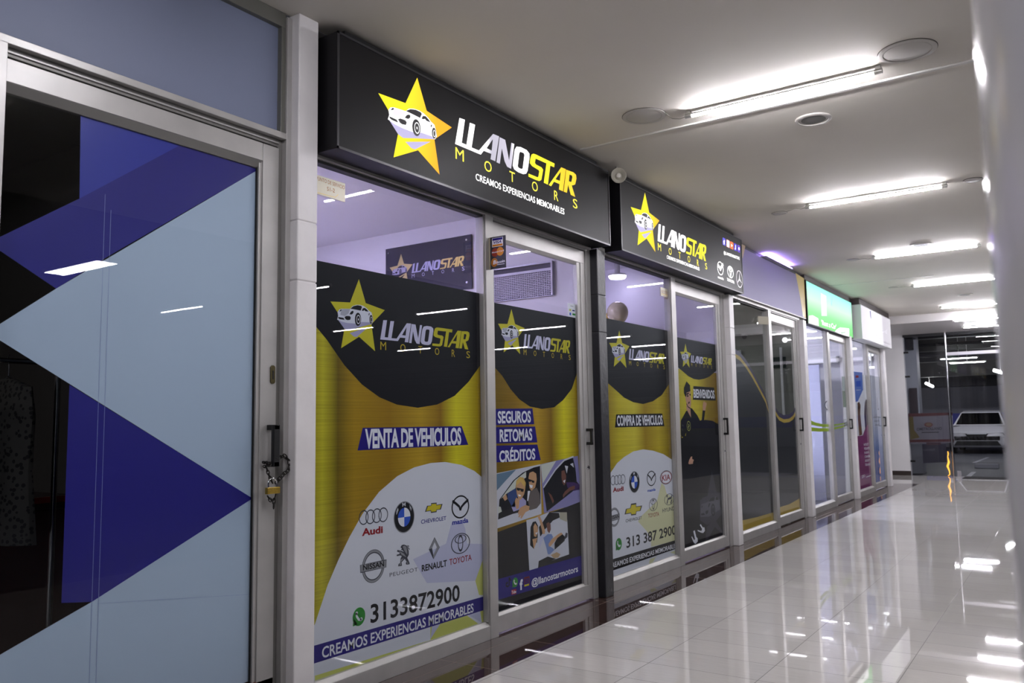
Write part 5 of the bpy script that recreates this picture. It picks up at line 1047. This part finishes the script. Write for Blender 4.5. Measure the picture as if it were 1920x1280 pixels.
SPOT = mat('spotted cloth', (90,86,84), 0.7); nt = SPOT.node_tree; P_, X_, Y_, Z_ = posxyz(nt); vr = nt.nodes.new('ShaderNodeTexVoronoi'); vr.inputs['Scale'].default_value = 45; nt.links.new(P_, vr.inputs['Vector'])
nt.links.new(mixc(nt, mathn(nt, 'LESS_THAN', vr.outputs['Distance'], 0.38), rgb((72,69,66)), rgb((22,21,21))), nt.nodes['Principled BSDF'].inputs['Base Color'])
BLY = at(14,760,-0.75)[0]
blouse(BLY, SPOT, 'spotted grey blouse hanging nearest the door glass'); blouse(BLY-0.26, mat('dark cloth', (44,40,40), 0.8), 'dark blouse hanging behind the spotted one')
ct = empty('shop_counter', (-1.6, 1.9, 0), 'dark red shop counter deep inside the dim nearest shop', 'counter')
boxobj('body', (-2.0, -1.3, 1.0, 2.45, 0, 0.92), mat('dark red panel', (84,26,26), 0.35), ct, 0.01); boxobj('worktop', (-2.05, -1.25, 0.95, 2.5, 0.92, 0.96), mat('dark worktop', (60,40,40), 0.25), ct, 0.006); boxobj('red_lip', (-1.26, -1.24, 0.95, 2.5, 0.955, 0.985), mat('red lip', (190,50,40), 0.3), ct)

# ------------------------------------------------------------------ car park beyond the glass and to the right
CON = mat('garage concrete', (56,56,66), 0.5, vary=0.2, vscale=0.8); GFL = mat('garage floor', (42,44,56), 0.65, vary=0.25, vscale=0.6); GCE = mat('garage ceiling', (24,24,27), 0.8); GBL = mat('garage blue band', (48,54,170), 0.5)
GY = 40.0
st(boxobj('floor', (-8, 26, EY, GY, -0.08, -0.005), GFL), 'grey floor of the car park beyond the glass doors')
st(boxobj('floor', (4.2, 26, -6, EY, -0.08, -0.005), GFL), 'grey floor of the car park across the corridor')
st(boxobj('ceiling', (-8, 26, EY+0.15, GY, 3.75, 3.85), GCE), 'dark ceiling of the car park beyond the glass doors'); st(boxobj('ceiling', (4.2, 26, -6, EY+0.15, 3.75, 3.85), GCE), 'dark ceiling of the car park across the corridor')
zb_ = aty(1830,774,GY)[1]; zt_ = aty(1830,731,GY)[1]; z2_ = aty(1830,797,GY)[1]
st(boxobj('wall_garage', (-8, 26, GY, GY+0.2, 0, 3.85), mat('painted garage wall', (118,118,130), 0.6)), 'grey back wall of the car park')
st(boxobj('trim_7', (-8, 26, GY-0.01, GY, z2_, zb_), GBL), 'dark blue band painted along the car park wall')
st(boxobj('wall_garage', (26, 26.2, -6, GY, 0, 3.85), CON), 'grey side wall of the car park'); st(boxobj('wall_garage', (-8.2, -8, EY+0.15, GY, 0, 3.85), CON), 'grey far left wall of the car park')
st(boxobj('wall_garage', (-8, -0.9, EY+0.02, EY+0.15, 0, 3.85), CON), 'wall closing the car park behind the shops')
for k, (y, z) in enumerate(((24.0,3.35),(28.0,3.30),(32.0,3.20),(36.0,2.85),(GY-0.6,2.55))):
    st(boxobj('trim_%d' % (8+k), (-8, 26, y, y+0.35, z, 3.75), mat('garage beam %d' % (k % 2), (44+6*(k%2),44+6*(k%2),50), 0.7)), ['first dark beam under the car park ceiling', 'second dark beam under the car park ceiling', 'third dark beam under the car park ceiling', 'fourth dark beam under the car park ceiling', 'last dark beam above the car park wall'][k])
for k, y in enumerate((22.3, 25.6, 30.0)):
    q = MB(); q.path([(-6,y,3.3),(24,y,3.3)], 0.05, mat('garage pipe', (64,64,72), 0.4, 0.5), 12); tag(q.build('ceiling_pipe'), ['nearest grey pipe under the car park ceiling', 'middle grey pipe under the car park ceiling', 'farthest grey pipe under the car park ceiling'][k], 'pipe')
# lights in the car park
def gtube(a, b, z, label):
    (x0, y0), (x1, y1) = atz(*a, z), atz(*b, z); tube(x0, (y0+y1)/2, z, label, None, x1-x0, 'tubes in the car park')
    xm = (x0+x1)/2; return xm, (y0+y1)/2
for a, b, z, lb in (((1763.5,674),(1833,668.5),3.0,'upper lit tube in the car park behind the glass doors'), ((1782,681.5),(1847,676),2.9,'lower lit tube in the car park behind the glass doors')):
    x, y = gtube(a, b, z, lb)
    q = MB(); q.path([(x,y,z+0.03),(x,y,3.75)], 0.006, CAPM, 6); tag(q.build('hanging_rod'), 'thin rod holding the %s' % lb, 'rod')
i = 0
for x, y in ((5.35,8.05),(5.25,11.1),(5.3,14.45),(5.2,17.2),(5.25,19.7),(8.4,17.8),(7.2,23.9),(10.4,16.3),(8.3,8.1),(8.3,12.0)):
    i += 1; tube(x, y, 3.27, 'car park tube across the corridor, outside the view', None, 1.2, 'tubes in the car park to the right')
pl_ = empty('ceiling_light', (6.75, 5.25, 3.27), 'rectangular light panel across the corridor, seen only as a reflection in the nearest door', 'ceiling light'); boxobj('diffuser', (6.15, 7.35, 5.13, 5.38, 3.27, 3.275), mat('panel reflection glow', (255,255,255), emit=30), pl_); boxobj('frame', (6.13, 7.37, 5.11, 5.40, 3.275, 3.31), CAPM, pl_)
for u_, v_, y, ln, lb in ((1741,721,36.0,0.16,'small bright lamp left of the pole, deep in the car park'), (1876,697,30.0,0.34,'tilted short lamp at the right edge of the car park')):
    x, z = aty(u_, v_, y); t = empty('garage_lamp', (x, y, z), lb, 'lamp', 'small lamps deep in the car park'); q = MB(); q.path([(x-ln/2,y,z+0.06),(x+ln/2,y+0.5,z-0.06)], 0.045, mat('garage lamp glow', (255,255,255), emit=30), 12); q.build('lamp', t)
    q = MB(); q.path([(x,y+0.25,z+0.04),(x,y+0.25,3.75)], 0.01, CAPM, 6); q.build('rod', t)
for x in (-1.0, 1.2, 3.4): tube(x, 33.2, 3.716, 'added unseen tube behind a beam to light the white car', None, 1.2, 'added tubes lighting the parked car')  # extra tubes out of sight, added to brighten the parked car
# glass end wall
ew = empty('door_6', (1.9, EY, 0)); st(ew, 'frameless glass doors at the end of the corridor with a slim steel pole')
xp, _ = aty(1789.5, 893, EY-0.03); GL2 = glass_mat('end pane', (247,248,250))
boxobj('pane', (x0e, xp-0.02, EY-0.006, EY+0.006, 0.01, EZ), GL2, ew); boxobj('pane', (xp+0.02, 4.2, EY-0.006, EY+0.006, 0.01, EZ), GL2, ew)
q = MB(); q.path([(xp,EY-0.03,0.0),(xp,EY-0.03,EZ)], 0.024, CHROME, 16); q.build('steel_pole', ew)
x1_, z1_ = aty(1830, 661, EY); boxobj('top_rail', (xp+0.02, 4.2, EY-0.04, EY+0.04, z1_-0.03, z1_+0.04), mat('white rail', (210,206,214), 0.4), ew, 0.003)
boxobj('head_channel', (x0e, 4.2, EY-0.03, EY+0.03, EZ-0.05, EZ), mat('dark channel', (30,30,34), 0.5), ew)
for z in (0.3, 2.2, 2.75): boxobj('hinge', (x0e, x0e+0.10, EY-0.02, EY+0.02, z, z+0.04), BLACK, ew)
boxobj('floor_lock', (xp+0.06, xp+0.14, EY-0.03, EY+0.03, 0.0, 0.12), CHROME, ew)
x0_, z0_ = aty(1686,640,EY-0.2); 
bn = Art('y', EY+0.008, 0.0006); 
A = bn; A.poly([(1703,778),(1786,776),(1789,830),(1705,832)], mat('banner pale', (93,90,99), 0.5), 0); A.poly([(1703,775),(1786,773),(1786,778),(1703,781)], mat('banner red', (68,18,24), 0.5), 1); A.poly([(1705,824),(1789,823),(1789,827.5),(1705,829)], mat('banner red'), 1)
A.poly([(1704,781),(1712,781),(1714,806),(1722,816),(1724,820),(1707,824)], mat('banner olive', (80,68,24), 0.5), 1)
A.ell(1741, 796, 8, 4.5, mat('banner oval red', (86,31,34), 0.5), 2); A.ell(1741.5, 795.5, 5.6, 3.2, mat('banner oval tan', (99,80,59), 0.5), 3)
A.text('OMETROLLANO', (1719,807), (1766,805.5), 5.2, mat('banner ink', (27,22,32), 0.5), 2, 0.02); A.stroke([(1728,810.5),(1760,810)], 0.02, mat('banner ink'), 2)
A.poly([(1729,832),(1774,832),(1775,866),(1731,868)], mat('banner indigo', (26,23,43), 0.5), 1); A.text('LOCALES', (1732,845), (1753,844), 3.2, mat('banner pale'), 2, 0.0); A.poly([(1737,829),(1764,829),(1764,834),(1737,834)], mat('banner plum', (55,27,40), 0.5), 2)
A.build('hung_banner', ew, 'pale banner with red edges and an oval emblem on the left pane')
# things behind the left pane
py_ = EY+0.7; xa_, _ = aty(1700,800,py_); xb_, _ = aty(1727,800,py_)
pt = empty('garage_column', ((xa_+xb_)/2, py_+0.2, 0), 'pale grey column behind the left glass pane', 'column'); boxobj('shaft', (xa_-0.25, xb_, py_, py_+0.4, 0, 3.75), mat('column grey', (150,152,160), 0.5), pt, 0.005)
bx, bz = aty(1714,752,py_-0.03); bx0, bz0 = aty(1707.5,778,py_-0.03); bx1, bz1 = aty(1719,727,py_-0.03)
tag(boxobj('fire_cabinet', (bx0, bx1, py_-0.06, py_, bz0, bz1), mat('dark maroon box', (48,38,44), 0.4), None, 0.004), 'tall dark box mounted on the grey column behind the glass', 'cabinet')
sx0, sz0 = aty(1700,656,py_-0.1); sx1, sz1 = aty(1711,634,py_-0.1)
tag(boxobj('wall_speaker', (sx0, sx1, py_-0.2, py_, sz0, sz1), mat('speaker black', (22,22,28), 0.5), None, 0.01), 'small black loudspeaker high on the grey column behind the glass', 'loudspeaker')
rp = empty('rope_light', (aty(1780,880,EY-0.08)[0], EY-0.08, 0), 'glowing orange rope light hanging inside the glass by the steel pole', 'rope light'); q = MB()
rx = [aty(u_, v_, EY-0.08) for u_, v_ in ((1777,846),(1778,850),(1777,856),(1779,866),(1776.5,874),(1780,882),(1781,889),(1778,894))]
q.path([(a, EY-0.08, max(b_, 0.012)) for a, b_ in rx], [0.008,0.012,0.008,0.02,0.022,0.012,0.009,0.009], mat('orange rope glow', (255,190,90), emit=1.5, ecol=(255,165,50)), 8); q.build('rope', rp)
ma, mb_ = atz(1802,894,0), atz(1895,897,0)
tag(boxobj('door_mat', (ma[0]+0.08, 2.6, EY-0.75, EY-0.12, 0.0, 0.012), mat('dark mat', (34,34,38), 0.9), None, 0.003), 'dark rubber mat on the tiles in front of the glass doors', 'mat')

# parked car facing the corridor
CY = 33.0; cx0 = aty(1830, 800, CY)[0]
car = empty('car', (cx0, CY+2.2, 0), 'white car parked facing the glass doors in the dark car park', 'car')
CW = mat('white car paint', (214,214,220), 0.2, coat=0.5); CG = mat('car glass', (12,12,14), 0.05); TY = mat('tyre', (18,18,20), 0.8); RIM = mat('alloy rim', (170,170,175), 0.3, 0.8)
sec = [(0.0,0.30,0.62,0.70),(0.06,0.24,0.72,0.84),(0.35,0.20,0.80,0.90),(0.9,0.19,0.90,0.92),(1.25,0.18,0.97,0.93),(2.2,0.18,0.98,0.94),(3.6,0.20,1.00,0.92),(4.2,0.26,0.98,0.88),(4.45,0.40,0.85,0.80)]
vs = []; m_ = 12
for y, zb2, zt2, hw in sec:
    prof = [(-hw*0.86,zb2),(-hw*0.97,zb2+0.08),(-hw,zb2+0.30),(-hw*0.985,zt2-0.16),(-hw*0.93,zt2-0.03),(-hw*0.6,zt2+0.01),(hw*0.6,zt2+0.01),(hw*0.93,zt2-0.03),(hw*0.985,zt2-0.16),(hw,zb2+0.30),(hw*0.97,zb2+0.08),(hw*0.86,zb2)]
    vs += [(cx0+a, CY+y, z) for a, z in prof]
q = MB(); q.add(vs, [(i*m_+j, i*m_+(j+1)%m_, (i+1)*m_+(j+1)%m_, (i+1)*m_+j) for i in range(len(sec)-1) for j in range(m_)]+[tuple(range(m_))[::-1], tuple((len(sec)-1)*m_+j for j in range(m_))], CW, True); q.build('body', car)
cab = [(1.15,0.97,0.80),(1.85,1.44,0.62),(2.4,1.50,0.60),(3.2,1.46,0.58),(4.1,0.99,0.74)]; vs = []
for y, z, hw in cab: vs += [(cx0-hw, CY+y, z), (cx0+hw, CY+y, z)]
base = [(cx0-0.84,CY+1.1,0.95),(cx0+0.84,CY+1.1,0.95),(cx0+0.84,CY+4.15,0.96),(cx0-0.84,CY+4.15,0.96)]
q = MB(); n0 = len(vs); q.add(vs+base, [(0,1,3,2),(2,3,5,4),(4,5,7,6),(6,7,9,8),(1,n0+1,n0+2,9,7,5,3),(0,2,4,6,8,n0+3,n0)], CW); q.build('cabin', car, 0.02)
q = MB(); q.hexa([(cx0-0.745,CY+1.20,1.00),(cx0+0.745,CY+1.20,1.00),(cx0+0.59,CY+1.80,1.40),(cx0-0.59,CY+1.80,1.40)], [(cx0-0.745,CY+1.185,1.01),(cx0+0.745,CY+1.185,1.01),(cx0+0.59,CY+1.785,1.415),(cx0-0.59,CY+1.785,1.415)], CG); q.build('windscreen', car)
for s in (-1, 1):
    q = MB(); q.prism([(cx0+s*0.80,CY+1.55,1.02),(cx0+s*0.645,CY+1.95,1.39),(cx0+s*0.615,CY+3.1,1.38),(cx0+s*0.77,CY+3.7,1.03)], (s*0.02,0,0.0), CG); q.build('side_window', car)
    q = MB(); q.lathe((cx0+s*1.02,CY+1.45,1.03), (0,1,0), [(0,0.02),(0.02,0.09),(0.10,0.085),(0.14,0.03),(0.15,0)], CW, 16); q.box(min(cx0+s*0.86,cx0+s*1.0), max(cx0+s*0.86,cx0+s*1.0), CY+1.47, CY+1.53, 0.98, 1.01, CW); q.build('mirror', car)
    q = MB(); q.prism([(cx0+s*0.30,CY+0.05,0.69),(cx0+s*0.80,CY+0.10,0.72),(cx0+s*0.84,CY+0.16,0.64),(cx0+s*0.30,CY+0.03,0.61)], (0,-0.03,0), CG); q.build('headlight', car)
    for yy in (0.85, 3.55):
        q = MB(); q.lathe((cx0+s*0.92,CY+yy,0.33), (s,0,0), [(-0.20,0.0),(-0.20,0.30),(-0.18,0.33),(-0.02,0.33),(0.0,0.30),(0.0,0.22)], TY, 28); w_ = q.build('wheel', car)
        q = MB(); q.lathe((cx0+s*0.92,CY+yy,0.33), (s,0,0), [(-0.02,0.22),(-0.005,0.21),(0.0,0.06),(0.005,0.0)], RIM, 20); q.build('rim', w_)
q = MB(); q.prism([(cx0-0.34,CY+0.02,0.67),(cx0+0.34,CY+0.02,0.67),(cx0+0.30,CY+0.02,0.60),(cx0-0.30,CY+0.02,0.60)], (0,-0.035,0), BLACK); q.build('upper_grille', car)
q = MB(); q.prism([(cx0-0.62,CY+0.05,0.44),(cx0+0.62,CY+0.05,0.44),(cx0+0.72,CY+0.05,0.28),(cx0-0.72,CY+0.05,0.28)], (0,-0.06,0), BLACK); q.build('lower_grille', car)
a, b_ = atz(1827,877.5,0), atz(1874,877.5,0)
tag(boxobj('wheel_stop', (a[0], b_[0], a[1], a[1]+0.16, -0.005, 0.11), mat('concrete stop', (140,140,148), 0.6), None, 0.02), 'pale concrete wheel stop on the floor in front of the white car', 'wheel stop')
a, b_, c_, d_ = atz(1815,893,0), atz(1826,884,0), atz(1826,867,0), atz(1852,857,0)
for (p_, r_), lb in (((a,b_),'nearer pale line painted on the car park floor'), ((c_,d_),'farther pale line painted on the car park floor')):
    q = MB(); dv = Vector((r_[0]-p_[0], r_[1]-p_[1])).normalized(); nn = Vector((-dv.y, dv.x))*0.05
    y0m = max(p_[1], EY+0.1); p_ = (p_[0], y0m)
    q.prism([(p_[0]+nn.x,p_[1]+nn.y,-0.0049),(r_[0]+nn.x,r_[1]+nn.y,-0.0049),(r_[0]-nn.x,r_[1]-nn.y,-0.0049),(p_[0]-nn.x,p_[1]-nn.y,-0.0049)], (0,0,0.002), mat('line paint', (120,120,130), 0.5)); tag(q.build('floor_marking'), lb, 'floor line')
